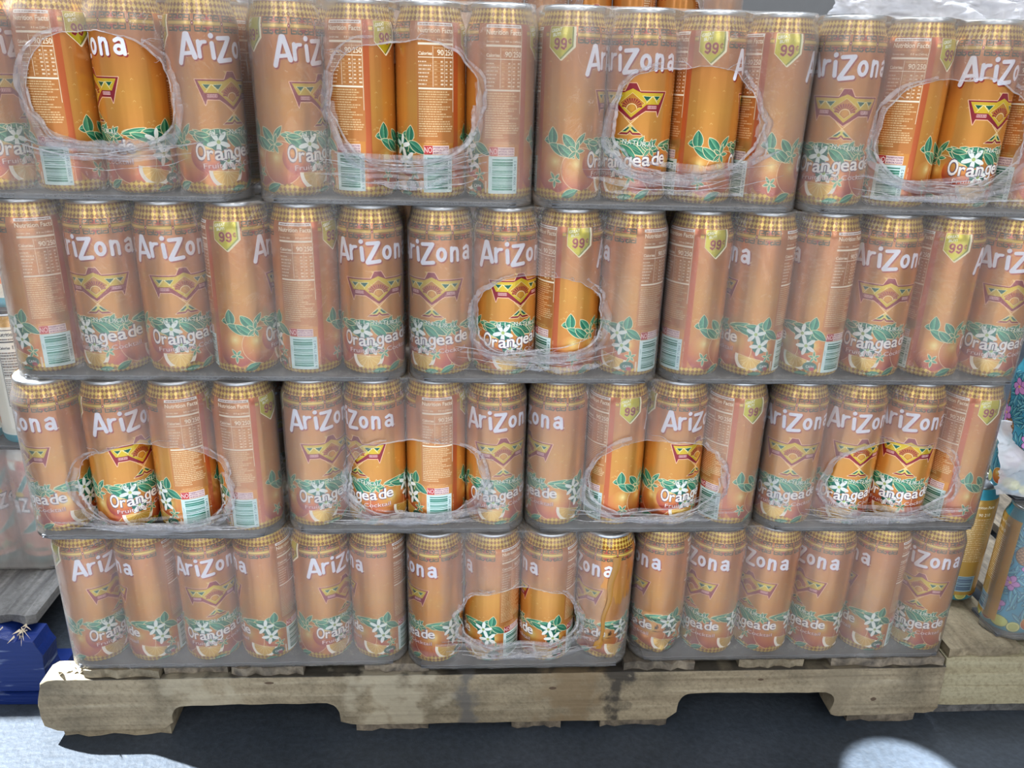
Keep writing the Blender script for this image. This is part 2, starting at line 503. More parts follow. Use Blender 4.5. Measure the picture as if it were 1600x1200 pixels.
    checker(cv, 1.2, 20, 5.1, 5.2, (224, 186, 72), (160, 98, 26), mask=(cv.yy < edge) & near & ~fr)
    cv.a[cv.yy < 1.6] = np.array((205, 200, 190)) / 255
    # red strip and information panel
    cv.rect(205.5 * DEG, 216 * DEG, 13, 171, (196, 96, 48))
    x0, x1 = 146 * DEG, 205 * DEG
    W = (246, 236, 214)
    cv.rect(x0 - 1.2, x1 + 1, 58, 171, (196, 126, 64))
    cv.rect(x0, x1, 167.8, 170.8, (236, 238, 240)); fineprint(cv, x0 + 2, x1 - 2, 168.8, .9, (140, 90, 60), rnd)
    cv.text('Nutrition Facts', x0 + .6, 161.6, 4.6, W, width=x1 - x0 - 1.2, bold=.022)
    fineprint(cv, x0 + 1, x1 - 8, 158.6, 1.1, (236, 180, 120), rnd)
    cv.text('Serving size', x0 + 1, 154.6, 1.9, W, width=13, bold=.02); cv.text('8 fl oz (240mL)', x1 - 17.5, 154.6, 1.9, W, width=17, bold=.02)
    cv.rect(x0 + .5, x1 - .3, 150.6, 152.6, W)
    fineprint(cv, x0 + 17, x1 - 1, 147.6, .9, (236, 200, 150), rnd)
    cv.text('Calories', x0 + .8, 141.4, 3.0, W, width=14, bold=.03)
    cv.text('90', x0 + 20, 141.4, 5.0, W, width=6.8, bold=.02); cv.text('250', x0 + 28.5, 141.4, 5.0, W, width=8.6, bold=.02)
    cv.rect(x0 + .5, x1, 138.8, 139.6, W)
    for xx_ in (x0 + 15.5, x0 + 27.4): cv.rect(xx_, xx_ + .35, 112, 149.4, W)
    cv.rect(x1 - .3, x1 + .1, 88, 171, W)
    for k in range(7):
        y = 134.6 - k * 3.5
        fineprint(cv, x0 + (1 if k % 3 else .6), x0 + 9 + (k * 5 % 6), y, 1.3, W, rnd)
        fineprint(cv, x0 + 17, x0 + 20, y, 1.3, (240, 200, 150), rnd); fineprint(cv, x0 + 23.6, x0 + 26.6, y, 1.5, W, rnd)
        fineprint(cv, x0 + 28.6, x0 + 31, y, 1.3, W, rnd); fineprint(cv, x1 - 3.8, x1 - .8, y, 1.5, W, rnd)
        cv.rect(x0 + .5, x1, y - 1.1, y - .85, (236, 196, 140))
    cv.rect(x0 + .5, x1, 109.4, 111.2, W)
    for k in range(19):
        y = 106.6 - k * 2.35
        fineprint(cv, x0 + .6, x1 - rnd.choice((.6, 1, 3, 7, 12)) if k < 17 else x0 + 20, y, 1.15, (240, 214, 166), rnd)
    fineprint(cv, x0 + 8, x1 - 8, 59.4, 1.0, (240, 190, 130), rnd); fineprint(cv, x0 + 6, x1 - 6, 57.2, 1.0, (240, 190, 130), rnd)
    cv.rect(x0 + 5.4, x1 - 5, 46.8, 55.6, (238, 214, 206))
    cv.rect(x0 + 5.7, x0 + 14.6, 47.1, 55.3, (192, 34, 40)); cv.text('NO', x0 + 6.2, 48.4, 5.6, (246, 232, 226), width=7.8, bold=.01)
    for k, tx in enumerate(('PRESERVATIVES', 'ARTIFICIAL COLOR', 'ARTIFICIAL FLAVOR')):
        cv.text(tx, x0 + 15.4, 52.9 - k * 2.6, 1.6, (120, 50, 90), width=16.5, bold=.01)
    bx0, bx1 = x0 + 5, x1 - 1.2
    cv.rect(bx0, bx1, 8.6, 46.2, (214, 234, 232))
    y = 12.0
    while y < 42.4:
        w = rnd.choice((.5, .9, 1.3, 1.9)); cv.rect(bx0 + 4, bx1 - 5.4, y, y + w, (44, 128, 104)); y += w + rnd.choice((.6, .9, 1.4))
    cv.text('6 13008 71564 2', bx1 - 1.4, 11, 2.6, (60, 110, 120), width=31, rot=PI / 2)
    cv.text('UNIT', bx0 + 2.4, 30, 1.3, (60, 110, 120), width=6, rot=PI / 2); fineprint(cv, bx0 + 1.2, bx0 + 2.0, 14, 9, (120, 170, 170), rnd)
    fineprint(cv, x0 + 1.2, x0 + 3.4, 9, 12, (236, 224, 200), rnd)
    cv.text('please recycle after use', x1 + 2.0, 11, 1.4, CREAM, width=33, rot=PI / 2)
    # price badge
    bc = 246 * DEG
    cv.poly([(bc - 13.6, 171.5), (bc + 15.0, 171.5), (bc + 15.0, 152.4), (bc + 1.4, 139.6), (bc, 139.6), (bc - 13.6, 152)], (250, 244, 210))
    cv.poly([(bc - 13, 171), (bc + 12.6, 171), (bc + 12.6, 153), (bc, 140.8), (bc - 13, 152.4)], (208, 196, 40))
    cv.poly([(bc + 11.0, 171), (bc + 12.6, 171), (bc + 12.6, 153), (bc, 140.8), (bc - 1, 141.8), (bc + 11, 153.6)], (140, 150, 60))
    cv.text('GREAT', bc - 12, 165.4, 3.0, (240, 244, 240), width=12, bold=.03, slope=.16); cv.text('BUY!', bc - 9.6, 161.6, 3.0, (240, 244, 240), width=8.6, bold=.03, slope=.16)
    for w, c in ((2.6, (250, 210, 120)), (2.0, (148, 34, 44))):
        for q in (0, 7.4):
            cx = bc - 4.6 + q; cy = 157.2
            cv.stroke([(cx + 2.2 * math.cos(a), cy + 2.5 * math.sin(a)) for a in np.linspace(0, 2 * PI, 16)], w, c)
            cv.stroke([(cx + 2.3, cy), (cx + 2.0, cy - 4.6), (cx + .2, cy - 6.6), (cx - 2.2, cy - 5.2)], w, c)
    cv.stroke([(bc + 9.2 + 1.5 * math.cos(a), 157.6 + 1.8 * math.sin(a)) for a in np.linspace(.8, 2 * PI - .8, 10)], .8, (148, 34, 44))
    cv.stroke([(bc + 9.2, 160.4), (bc + 9.2, 154.8)], .5, (148, 34, 44))
    # lettering
    wordmark(cv, 0.0, 141.4)
    bird(cv, 8 * DEG)
    for k, ch in enumerate('ALL NATURAL'):
        if ch == ' ': continue
        xx_ = -37 * DEG + k * 5.35; yy_ = 60.4 + 1.2 * math.sin(k * .5)
        for dw, c in ((.05, (30, 100, 84)), (0.0, (238, 236, 220))):
            cv.text(ch, xx_, yy_, 4.9, c, width=(4.4 if ch != 'L' else 3.4) + dw * 10, bold=.01 + dw)
    s_ = .10
    xs = [-52, -37.5, -23.5, -8.5, 8, 23, 39, 56, 71]
    for b, c, dx, gw in ((.06, (92, 70, 96), -.35, 3.3), (.016, (246, 240, 234), 0, 2.1)):
        for k, ch in enumerate('Orangeade'):
            xx_ = xs[k] * DEG; yb = 36.6 + max(0, k - 2) * .9
            if ch == 'g':
                for pts in ([(xx_ + dx + 2.9 * math.cos(a), yb + 5.0 + 4.0 * math.sin(a)) for a in np.linspace(0, 2 * PI, 20)],
                            [(xx_ + dx + 3.2, yb + 9.4), (xx_ + dx + 3.2, yb - 1.6), (xx_ + dx + 1.2, yb - 4.4), (xx_ + dx - 2.4, yb - 3.6)]):
                    cv.stroke(pts, gw, c)
                continue
            sz = 16.5 if ch == 'O' else 10.2
            w = {'O': 10.2, 'r': 6.6, 'n': 9.2}.get(ch, 9.4)
            kk = sz / .70 if ch == 'O' else sz / .52
            cv.text(ch, xx_ + dx - w / 2, yb, kk * .70, c, width=w + b * 6, bold=b)
    cv.text('Fruit Juice Cocktail', -50 * DEG, 27.6, 5.4, (120, 60, 90), width=78 * 1.0, bold=.03, slope=.04)
    cv.text('Fruit Juice Cocktail', -50 * DEG + .2, 27.9, 5.2, (246, 226, 214), width=77.4, bold=.0, slope=.04)
    cv.text('22 FL OZ (650mL)', -16 * DEG, 5.6, 2.3, (226, 238, 216), width=25, bold=.01)
    cv.ell(133 * DEG, 15.6, 8, 5.6, (60, 110, 92)); cv.text('CASH', 126 * DEG, 14.0, 3.0, (236, 220, 220), width=9, bold=.02); cv.ell(137 * DEG, 12.6, 3.2, 2.2, (176, 60, 70))
    # gold shoulder
    checker(cv, 171.6, 190, 5.1, 5.5, (226, 192, 84), (146, 88, 26))
    cv.a[np.abs(cv.yy - 171.6) < .3] = np.array((190, 90, 40)) / 255
    return cv.image('orangeade_print')


def paint_cream():
    cv = Canvas(720, 600, 229.3, 190.0, (226, 222, 208)); rnd = random.Random(8)
    K = (40, 40, 46)
    for c0 in (0, 115):
        for lo in (0,):
            x0 = c0 + 20
            cv.rect(x0 - 4, x0 + 44, 26, 172, (236, 233, 222)); cv.stroke([(x0, 60), (x0, 168), (x0 + 40, 168), (x0 + 40, 60), (x0, 60)], .8, K)
            cv.text('Nutrition Facts', x0 + 1, 160, 5, K, width=37, bold=.02); fineprint(cv, x0 + 1, x0 + 38, 155, 1.4, K, rnd)
            cv.rect(x0, x0 + 40, 151, 153, K); cv.text('Calories', x0 + 1, 142, 3.4, K, width=14, bold=.03); cv.text('120 200', x0 + 18, 142, 4.8, K, width=20, bold=.02)
            for k in range(9): fineprint(cv, x0 + 1, x0 + 38, 136 - k * 4, 1.5, K, rnd); cv.rect(x0, x0 + 40, 134.2 - k * 4, 134.6 - k * 4, K)
            for k in range(14): fineprint(cv, x0 + 1, x0 + 38, 98 - k * 2.6, 1.2, (90, 90, 96), rnd)
            cv.rect(x0 + 4, x0 + 15, 47, 57, K); cv.text('NO', x0 + 5, 48.6, 6, (236, 232, 222), width=9)
            y = 22
            while y < 44: w = rnd.choice((.8, 1.4)); cv.rect(x0 + 8, x0 + 36, y, y + w, K); y += w + rnd.choice((.8, 1.6))
        x0 = c0 + 70
        orange(cv, x0 + 16, 95, 26, line=False); cv.poly([(x0 - 4, 60), (x0 + 40, 40), (x0 + 40, 30), (x0 - 4, 44)], (226, 130, 70))
    cv.a[cv.yy < 16] = np.array((70, 160, 176)) / 255
    cv.a[(cv.yy > 16) & (cv.yy < 19)] = np.array((236, 236, 226)) / 255
    cv.a[cv.yy > 172] = np.array((190, 150, 80)) / 255
    return cv.image('cream_print')


def paint_teal():
    cv = Canvas(720, 600, 229.3, 190.0, (196, 142, 128)); rnd = random.Random(9)
    T = (58, 150, 146)
    for k in range(6):
        x = k * 38.2
        cv.poly([(x + 2, 108), (x + 10, 108), (x + 36, 150), (x + 28, 150)], T)
        cv.poly([(x, 50), (x + 7, 56), (x + 34, 84), (x + 28, 60)], T)
        cv.stroke([(x + 2, 108), (x + 10, 108), (x + 36, 150), (x + 28, 150), (x + 2, 108)], .9, (230, 224, 214))
        cv.stroke([(x, 50), (x + 7, 56), (x + 34, 84), (x + 28, 60), (x, 50)], .9, (230, 224, 214))
        cv.ell(x + 14, 118, 7, 5, (226, 196, 80))
        cv.rect(x + 2, x + 16, 157, 170, (220, 226, 216)); cv.rect(x + 20, x + 36, 157, 170, (190, 88, 80))
        star(cv, x + 12, 34, 8, .3, dark=(40, 120, 110))
    for k, ch in enumerate('AriZonaAriZona'):
        cv.text(ch, k * 16.4, 78 + (k % 7) * 4.4, 22, (60, 52, 70), width=17, bold=.08)
        cv.text(ch, k * 16.4, 78 + (k % 7) * 4.4, 22, (226, 224, 226), width=15.5, bold=.03)
    for c0 in (10, 124):
        cv.text('Herbal Tonic', c0, 26, 7, (30, 110, 104), width=70, bold=.03)
    cv.a[cv.yy < 17] = np.array((34, 112, 116)) / 255
    cv.a[cv.yy > 172] = np.array((200, 200, 196)) / 255
    return cv.image('teal_print')


def paint_floral():
    cv = Canvas(960, 800, 229.3, 190.0, (74, 160, 186)); rnd = random.Random(12)
    for k in range(300):
        leaf(cv, rnd.uniform(0, 229), rnd.uniform(22, 172), rnd.uniform(16, 30), rnd.uniform(2.6, 4.8), rnd.uniform(.3, 2.8),
             dark=(40, 118, 150), lite=(140, 204, 222), line=(40, 84, 108))
    for k in range(11):                                   # pineapples
        x = k * 21 + rnd.uniform(-4, 4); y = (58, 126, 92)[k % 3]
        for a in np.linspace(.1, 3.0, 9):
            leaf(cv, x, y + 11, 24, 3.6, a, dark=(30, 100, 126), lite=(120, 196, 212), line=(30, 66, 90))
        cv.ell(x, y, 12, 15, (52, 40, 34)); cv.ell(x, y, 11.2, 14.2, (190, 144, 98))
        for q in range(-4, 5):
            for sg in (-1, 1):
                pts = [(x + t, y + q * 5 + sg * t * .75) for t in np.linspace(-11, 11, 12) if (t / 11.4) ** 2 + ((q * 5 + sg * t * .75) / 14.2) ** 2 < 1]
                if len(pts) > 1: cv.stroke(pts, .7, (84, 56, 40))
    for k in range(14):                                   # pink blossoms
        x = k * 16.4 + rnd.uniform(-5, 5); y = (46, 84, 108, 146)[k % 4] + rnd.uniform(-6, 6)
        for i in range(5):
            a = i * 2 * PI / 5 + k
            cv.ell(x + 6.2 * math.cos(a), y + 6.2 * math.sin(a), 6.4, 4.6, (92, 48, 96), a); cv.ell(x + 6.2 * math.cos(a), y + 6.2 * math.sin(a), 5.7, 4.0, (206, 142, 200), a)
        cv.ell(x, y, 2.0, 2.0, (240, 200, 110))
    for k in range(12):                                   # fruit round the foot
        x = k * 19.1
        if k % 3 == 0: orange(cv, x, 22, 11)
        elif k % 3 == 1:
            cv.ell(x, 18, 12, 9, (60, 80, 60)); cv.ell(x, 18, 11.4, 8.4, (214, 214, 110))
        else:
            cv.ell(x, 14, 9, 8.6, (90, 110, 60)); cv.ell(x, 14, 8.4, 8, (232, 226, 150)); cv.ell(x, 14, 6.4, 6, (204, 206, 120))
    cv.rect(20, 60, 14, 171, (206, 166, 84)); cv.rect(60, 72, 14, 171, (226, 170, 66))
    for k in range(24): fineprint(cv, 24, 56, 140 - k * 3.0, 1.3, (244, 232, 196), rnd)
    cv.text('Nutrition Facts', 23, 158, 4.4, (246, 240, 220), width=34, bold=.02); cv.text('90 210', 34, 146, 4.6, (246, 240, 220), width=18, bold=.02)
    cv.rect(26, 54, 20, 46, (150, 184, 200))
    y = 22
    while y < 44: w = rnd.choice((.8, 1.4)); cv.rect(29, 51, y, y + w, (60, 70, 110)); y += w + rnd.choice((.8, 1.6))
    cv.a[cv.yy > 171] = np.array((74, 172, 196)) / 255
    cv.a[cv.yy < 2] = np.array((200, 200, 196)) / 255
    return cv.image('floral_print')


# ------------------------------------------------------------------ materials
def new_mat(name):
    m = bpy.data.materials.new(name); m.use_nodes = True
    nt = m.node_tree; nt.nodes.clear()
    return m, nt, nt.nodes, nt.links


def simple(name, col, rough=.5, metal=0.0, bump=0.0, bscale=40.0, var=0.0, stretch=(1, 1, 1)):
    m, nt, N, L = new_mat(name)
    out = N.new('ShaderNodeOutputMaterial'); b = N.new('ShaderNodeBsdfPrincipled')
    L.new(b.outputs[0], out.inputs[0])
    b.inputs['Base Color'].default_value = (*col, 1); b.inputs['Roughness'].default_value = rough; b.inputs['Metallic'].default_value = metal
    if bump or var:
        tc = N.new('ShaderNodeTexCoord'); mp = N.new('ShaderNodeMapping'); mp.inputs['Scale'].default_value = stretch
        nz = N.new('ShaderNodeTexNoise'); nz.inputs['Scale'].default_value = bscale; nz.inputs['Detail'].default_value = 6
        L.new(tc.outputs['Object'], mp.inputs[0]); L.new(mp.outputs[0], nz.inputs['Vector'])
        if bump:
            bp = N.new('ShaderNodeBump'); bp.inputs['Strength'].default_value = bump; bp.inputs['Distance'].default_value = .002
            L.new(nz.outputs['Fac'], bp.inputs['Height']); L.new(bp.outputs[0], b.inputs['Normal'])
        if var:
            mx = N.new('ShaderNodeMix'); mx.data_type = 'RGBA'
            mx.inputs[6].default_value = (*[c * (1 - var) for c in col], 1); mx.inputs[7].default_value = (*[min(1, c * (1 + var)) for c in col], 1)
            L.new(nz.outputs['Fac'], mx.inputs[0]); L.new(mx.outputs[2], b.inputs['Base Color'])
    return m


def can_mat(name, img, metal=.45):
    m, nt, N, L = new_mat(name)
    out = N.new('ShaderNodeOutputMaterial'); b = N.new('ShaderNodeBsdfPrincipled'); L.new(b.outputs[0], out.inputs[0])
    t = N.new('ShaderNodeTexImage'); t.image = img; t.interpolation = 'Linear'; t.extension = 'REPEAT'
    uv = N.new('ShaderNodeUVMap'); uv.uv_map = 'UVMap'; L.new(uv.outputs[0], t.inputs[0]); L.new(t.outputs[0], b.inputs['Base Color'])
    hs = N.new('ShaderNodeSeparateColor'); hs.mode = 'HSV'; L.new(t.outputs[0], hs.inputs[0])
    mr = N.new('ShaderNodeMapRange'); mr.inputs['From Min'].default_value = .3; mr.inputs['From Max'].default_value = .75; mr.inputs['To Max'].default_value = metal
    L.new(hs.outputs[1], mr.inputs[0]); L.new(mr.outputs[0], b.inputs['Metallic'])
    b.inputs['Roughness'].default_value = .27
    # fine drawn-metal streaks up the wall of the can
    tc = N.new('ShaderNodeTexCoord'); mp = N.new('ShaderNodeMapping'); mp.inputs['Scale'].default_value = (1, 1, .015)
    nz = N.new('ShaderNodeTexNoise'); nz.inputs['Scale'].default_value = 95; nz.inputs['Detail'].default_value = 2
    bp = N.new('ShaderNodeBump'); bp.inputs['Strength'].default_value = .32; bp.inputs['Distance'].default_value = .0015
    L.new(tc.outputs['Object'], mp.inputs[0]); L.new(mp.outputs[0], nz.inputs['Vector']); sx_ = N.new('ShaderNodeSeparateXYZ'); L.new(tc.outputs['Object'], sx_.inputs[0])
    mz = N.new('ShaderNodeMapRange'); mz.inputs['From Min'].default_value = .158; mz.inputs['From Max'].default_value = .168
    mz.inputs['To Min'].default_value = .42; mz.inputs['To Max'].default_value = .0; L.new(sx_.outputs[2], mz.inputs[0]); L.new(mz.outputs[0], bp.inputs['Strength'])
    t.interpolation = 'Cubic'
    L.new(nz.outputs['Fac'], bp.inputs['Height']); L.new(bp.outputs[0], b.inputs['Normal'])
    b.inputs['Coat Weight'].default_value = .35; b.inputs['Coat Roughness'].default_value = .12
    return m


def film_mat(name, gain=1.0, white=(.92, .89, .86), streak=1.0):
    m, nt, N, L = new_mat(name)
    out = N.new('ShaderNodeOutputMaterial')
    at = N.new('ShaderNodeAttribute'); at.attribute_name = 'haze'
    tc = N.new('ShaderNodeTexCoord'); mp = N.new('ShaderNodeMapping'); mp.inputs['Scale'].default_value = (1.0, 1.0, .55)
    nz = N.new('ShaderNodeTexNoise'); nz.inputs['Scale'].default_value = 16; nz.inputs['Detail'].default_value = 5; nz.inputs['Distortion'].default_value = 1.2
    L.new(tc.outputs['Object'], mp.inputs[0]); L.new(mp.outputs[0], nz.inputs['Vector'])
    mr = N.new('ShaderNodeMapRange'); mr.inputs['From Min'].default_value = .3; mr.inputs['From Max'].default_value = .7
    mr.inputs['To Min'].default_value = .82 * gain; mr.inputs['To Max'].default_value = 1.18 * gain
    L.new(nz.outputs['Fac'], mr.inputs[0])
    mu = N.new('ShaderNodeMath'); mu.operation = 'MULTIPLY'; L.new(at.outputs['Fac'], mu.inputs[0]); L.new(mr.outputs[0], mu.inputs[1])
    lw = N.new('ShaderNodeLayerWeight'); lw.inputs[0].default_value = .25
    ad = N.new('ShaderNodeMath'); ad.operation = 'MULTIPLY_ADD'; ad.use_clamp = True
    L.new(lw.outputs['Facing'], ad.inputs[0]); ad.inputs[1].default_value = .10; L.new(mu.outputs[0], ad.inputs[2])
    tr = N.new('ShaderNodeBsdfTransparent'); tr.inputs[0].default_value = (.98, .98, .985, 1)
    df = N.new('ShaderNodeBsdfDiffuse'); df.inputs[0].default_value = (*white, 1)
    tl = N.new('ShaderNodeBsdfTranslucent'); tl.inputs[0].default_value = (*white, 1)
    ms = N.new('ShaderNodeMixShader'); ms.inputs[0].default_value = .35; L.new(df.outputs[0], ms.inputs[1]); L.new(tl.outputs[0], ms.inputs[2])
    mx = N.new('ShaderNodeMixShader'); L.new(ad.outputs[0], mx.inputs[0]); L.new(tr.outputs[0], mx.inputs[1]); L.new(ms.outputs[0], mx.inputs[2])
    gl = N.new('ShaderNodeBsdfGlossy'); gl.inputs['Roughness'].default_value = .16
    fr = N.new('ShaderNodeFresnel'); fr.inputs[0].default_value = 1.42
    n2 = N.new('ShaderNodeTexNoise'); n2.inputs['Scale'].default_value = 34; n2.inputs['Detail'].default_value = 4; n2.inputs['Distortion'].default_value = 2.0
    L.new(mp.outputs[0], n2.inputs['Vector'])
    bp = N.new('ShaderNodeBump'); bp.inputs['Strength'].default_value = .5 * streak; bp.inputs['Distance'].default_value = .004
    L.new(n2.outputs['Fac'], bp.inputs['Height'])
    for nd in (gl, fr, df): L.new(bp.outputs[0], nd.inputs['Normal'])
    mg = N.new('ShaderNodeMixShader'); L.new(fr.outputs[0], mg.inputs[0]); L.new(mx.outputs[0], mg.inputs[1]); L.new(gl.outputs[0], mg.inputs[2])
    L.new(mg.outputs[0], out.inputs[0])
    return m


def wood_mat(name, base, dark, light, axis='X', stain=.5, rough=.75, seed=0.0, paint=None, stains_and_gap_shade=None):
    m, nt, N, L = new_mat(name)
    out = N.new('ShaderNodeOutputMaterial'); b = N.new('ShaderNodeBsdfPrincipled'); L.new(b.outputs[0], out.inputs[0]); b.inputs['Roughness'].default_value = rough
    tc = N.new('ShaderNodeTexCoord'); oi = N.new('ShaderNodeObjectInfo')
    ad = N.new('ShaderNodeVectorMath'); ad.operation = 'ADD'; L.new(tc.outputs['Object'], ad.inputs[0]); ad.inputs[1].default_value = (seed, seed, seed)
    mp = N.new('ShaderNodeMapping'); L.new(ad.outputs[0], mp.inputs[0])
    mp.inputs['Scale'].default_value = (3, 40, 60) if axis == 'X' else (50, 3, 50)
    g = N.new('ShaderNodeTexNoise'); g.inputs['Scale'].default_value = 1.4; g.inputs['Detail'].default_value = 8; g.inputs['Distortion'].default_value = .6
    L.new(mp.outputs[0], g.inputs['Vector'])
    r = N.new('ShaderNodeValToRGB'); L.new(g.outputs['Fac'], r.inputs[0])
    r.color_ramp.elements[0].position = .3; r.color_ramp.elements[0].color = (*dark, 1)
    r.color_ramp.elements[1].position = .55; r.color_ramp.elements[1].color = (*base, 1)
    e = r.color_ramp.elements.new(.8); e.color = (*light, 1)
    # pale bare patches and dirt
    n2 = N.new('ShaderNodeTexNoise'); n2.inputs['Scale'].default_value = 7; n2.inputs['Detail'].default_value = 6; n2.inputs['Roughness'].default_value = .65; L.new(ad.outputs[0], n2.inputs['Vector'])
    r2 = N.new('ShaderNodeValToRGB'); L.new(n2.outputs['Fac'], r2.inputs[0])
    r2.color_ramp.elements[0].position = .36; r2.color_ramp.elements[0].color = (1 - stain, 1 - stain, 1 - stain, 1)
    r2.color_ramp.elements[1].position = .56; r2.color_ramp.elements[1].color = (1, 1, 1, 1)
    mx = N.new('ShaderNodeMix'); mx.data_type = 'RGBA'; mx.blend_type = 'MULTIPLY'; mx.inputs[0].default_value = 1
    L.new(r.outputs[0], mx.inputs[6]); L.new(r2.outputs[0], mx.inputs[7])
    nf = N.new('ShaderNodeTexNoise'); nf.inputs['Scale'].default_value = 150; nf.inputs['Detail'].default_value = 8; nf.inputs['Roughness'].default_value = .75; L.new(ad.outputs[0], nf.inputs['Vector'])
    rf = N.new('ShaderNodeValToRGB'); L.new(nf.outputs['Fac'], rf.inputs[0])
    rf.color_ramp.elements[0].position = .30; rf.color_ramp.elements[0].color = (.62, .60, .56, 1); rf.color_ramp.elements[1].position = .52; rf.color_ramp.elements[1].color = (1, 1, 1, 1)
    mf = N.new('ShaderNodeMix'); mf.data_type = 'RGBA'; mf.blend_type = 'MULTIPLY'; mf.inputs[0].default_value = 1
    L.new(mx.outputs[2], mf.inputs[6]); L.new(rf.outputs[0], mf.inputs[7]); mx = mf
    # slanting saw marks
    mw = N.new('ShaderNodeMapping'); mw.inputs['Rotation'].default_value = (0, .75, 0); L.new(ad.outputs[0], mw.inputs[0])
    wv = N.new('ShaderNodeTexWave'); wv.inputs['Scale'].default_value = 42; wv.inputs['Distortion'].default_value = 9; wv.inputs['Detail'].default_value = 4; wv.inputs['Detail Scale'].default_value = 2; L.new(mw.outputs[0], wv.inputs['Vector'])
    m2 = N.new('ShaderNodeMix'); m2.data_type = 'RGBA'; m2.blend_type = 'MULTIPLY'; m2.inputs[0].default_value = .09
    L.new(mx.outputs[2], m2.inputs[6]); L.new(wv.outputs['Color'], m2.inputs[7])
    last = m2.outputs[2]
    if stains_and_gap_shade:  # shade of the deck gaps painted dark on the stringer top
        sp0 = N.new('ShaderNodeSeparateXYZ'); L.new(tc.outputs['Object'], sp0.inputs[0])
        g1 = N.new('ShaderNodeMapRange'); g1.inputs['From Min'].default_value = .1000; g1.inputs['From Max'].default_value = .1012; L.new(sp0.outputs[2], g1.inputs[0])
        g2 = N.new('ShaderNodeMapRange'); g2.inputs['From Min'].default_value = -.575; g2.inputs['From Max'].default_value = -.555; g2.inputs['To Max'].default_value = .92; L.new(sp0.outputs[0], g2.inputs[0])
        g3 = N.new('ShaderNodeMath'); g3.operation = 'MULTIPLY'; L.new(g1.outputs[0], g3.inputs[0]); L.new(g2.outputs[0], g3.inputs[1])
        gap_shade = N.new('ShaderNodeMix'); gap_shade.data_type = 'RGBA'; gap_shade.inputs[7].default_value = (.03, .027, .022, 1)
        L.new(g3.outputs[0], gap_shade.inputs[0]); L.new(last, gap_shade.inputs[6]); last = gap_shade.outputs[2]
    for sx_, sw_, sc_, sf_ in (stains_and_gap_shade or ()):
        sp = N.new('ShaderNodeSeparateXYZ'); L.new(tc.outputs['Object'], sp.inputs[0])
        d1 = N.new('ShaderNodeMath'); d1.operation = 'SUBTRACT'; L.new(sp.outputs[0], d1.inputs[0]); d1.inputs[1].default_value = sx_
        d2 = N.new('ShaderNodeMath'); d2.operation = 'ABSOLUTE'; L.new(d1.outputs[0], d2.inputs[0])
        d3 = N.new('ShaderNodeMapRange'); d3.inputs['From Min'].default_value = sw_; d3.inputs['From Max'].default_value = 0; L.new(d2.outputs[0], d3.inputs[0])
        n4 = N.new('ShaderNodeTexNoise'); n4.inputs['Scale'].default_value = 38; n4.inputs['Detail'].default_value = 7; L.new(ad.outputs[0], n4.inputs['Vector'])
        d4 = N.new('ShaderNodeMath'); d4.operation = 'MULTIPLY_ADD'; L.new(n4.outputs['Fac'], d4.inputs[0]); d4.inputs[1].default_value = 2.2; d4.inputs[2].default_value = -1.45
        d5 = N.new('ShaderNodeMath'); d5.operation = 'ADD'; L.new(d3.outputs[0], d5.inputs[0]); L.new(d4.outputs[0], d5.inputs[1])
        d6 = N.new('ShaderNodeMapRange'); d6.inputs['From Min'].default_value = .15; d6.inputs['From Max'].default_value = .5; d6.inputs['To Max'].default_value = sf_; L.new(d5.outputs[0], d6.inputs[0])
        m3 = N.new('ShaderNodeMix'); m3.data_type = 'RGBA'; m3.inputs[7].default_value = (*sc_, 1)
        L.new(d6.outputs[0], m3.inputs[0]); L.new(last, m3.inputs[6]); last = m3.outputs[2]
    if paint:
        n3 = N.new('ShaderNodeTexNoise'); n3.inputs['Scale'].default_value = 10; n3.inputs['Detail'].default_value = 8
        mp3 = N.new('ShaderNodeMapping'); mp3.inputs['Scale'].default_value = (1, 1, 7); L.new(ad.outputs[0], mp3.inputs[0]); L.new(mp3.outputs[0], n3.inputs['Vector'])
        r3 = N.new('ShaderNodeValToRGB'); L.new(n3.outputs['Fac'], r3.inputs[0])
        r3.color_ramp.elements[0].position = .60; r3.color_ramp.elements[0].color = (*paint, 1)
        r3.color_ramp.elements[1].position = .70; r3.color_ramp.elements[1].color = (.28, .36, .55, 1)
        last = r3.outputs[0]; b.inputs['Roughness'].default_value = .42
    L.new(last, b.inputs['Base Color'])
    bp = N.new('ShaderNodeBump'); bp.inputs['Strength'].default_value = .9; bp.inputs['Distance'].default_value = .002
    L.new(g.outputs['Fac'], bp.inputs['Height']); L.new(bp.outputs[0], b.inputs['Normal'])
    return m


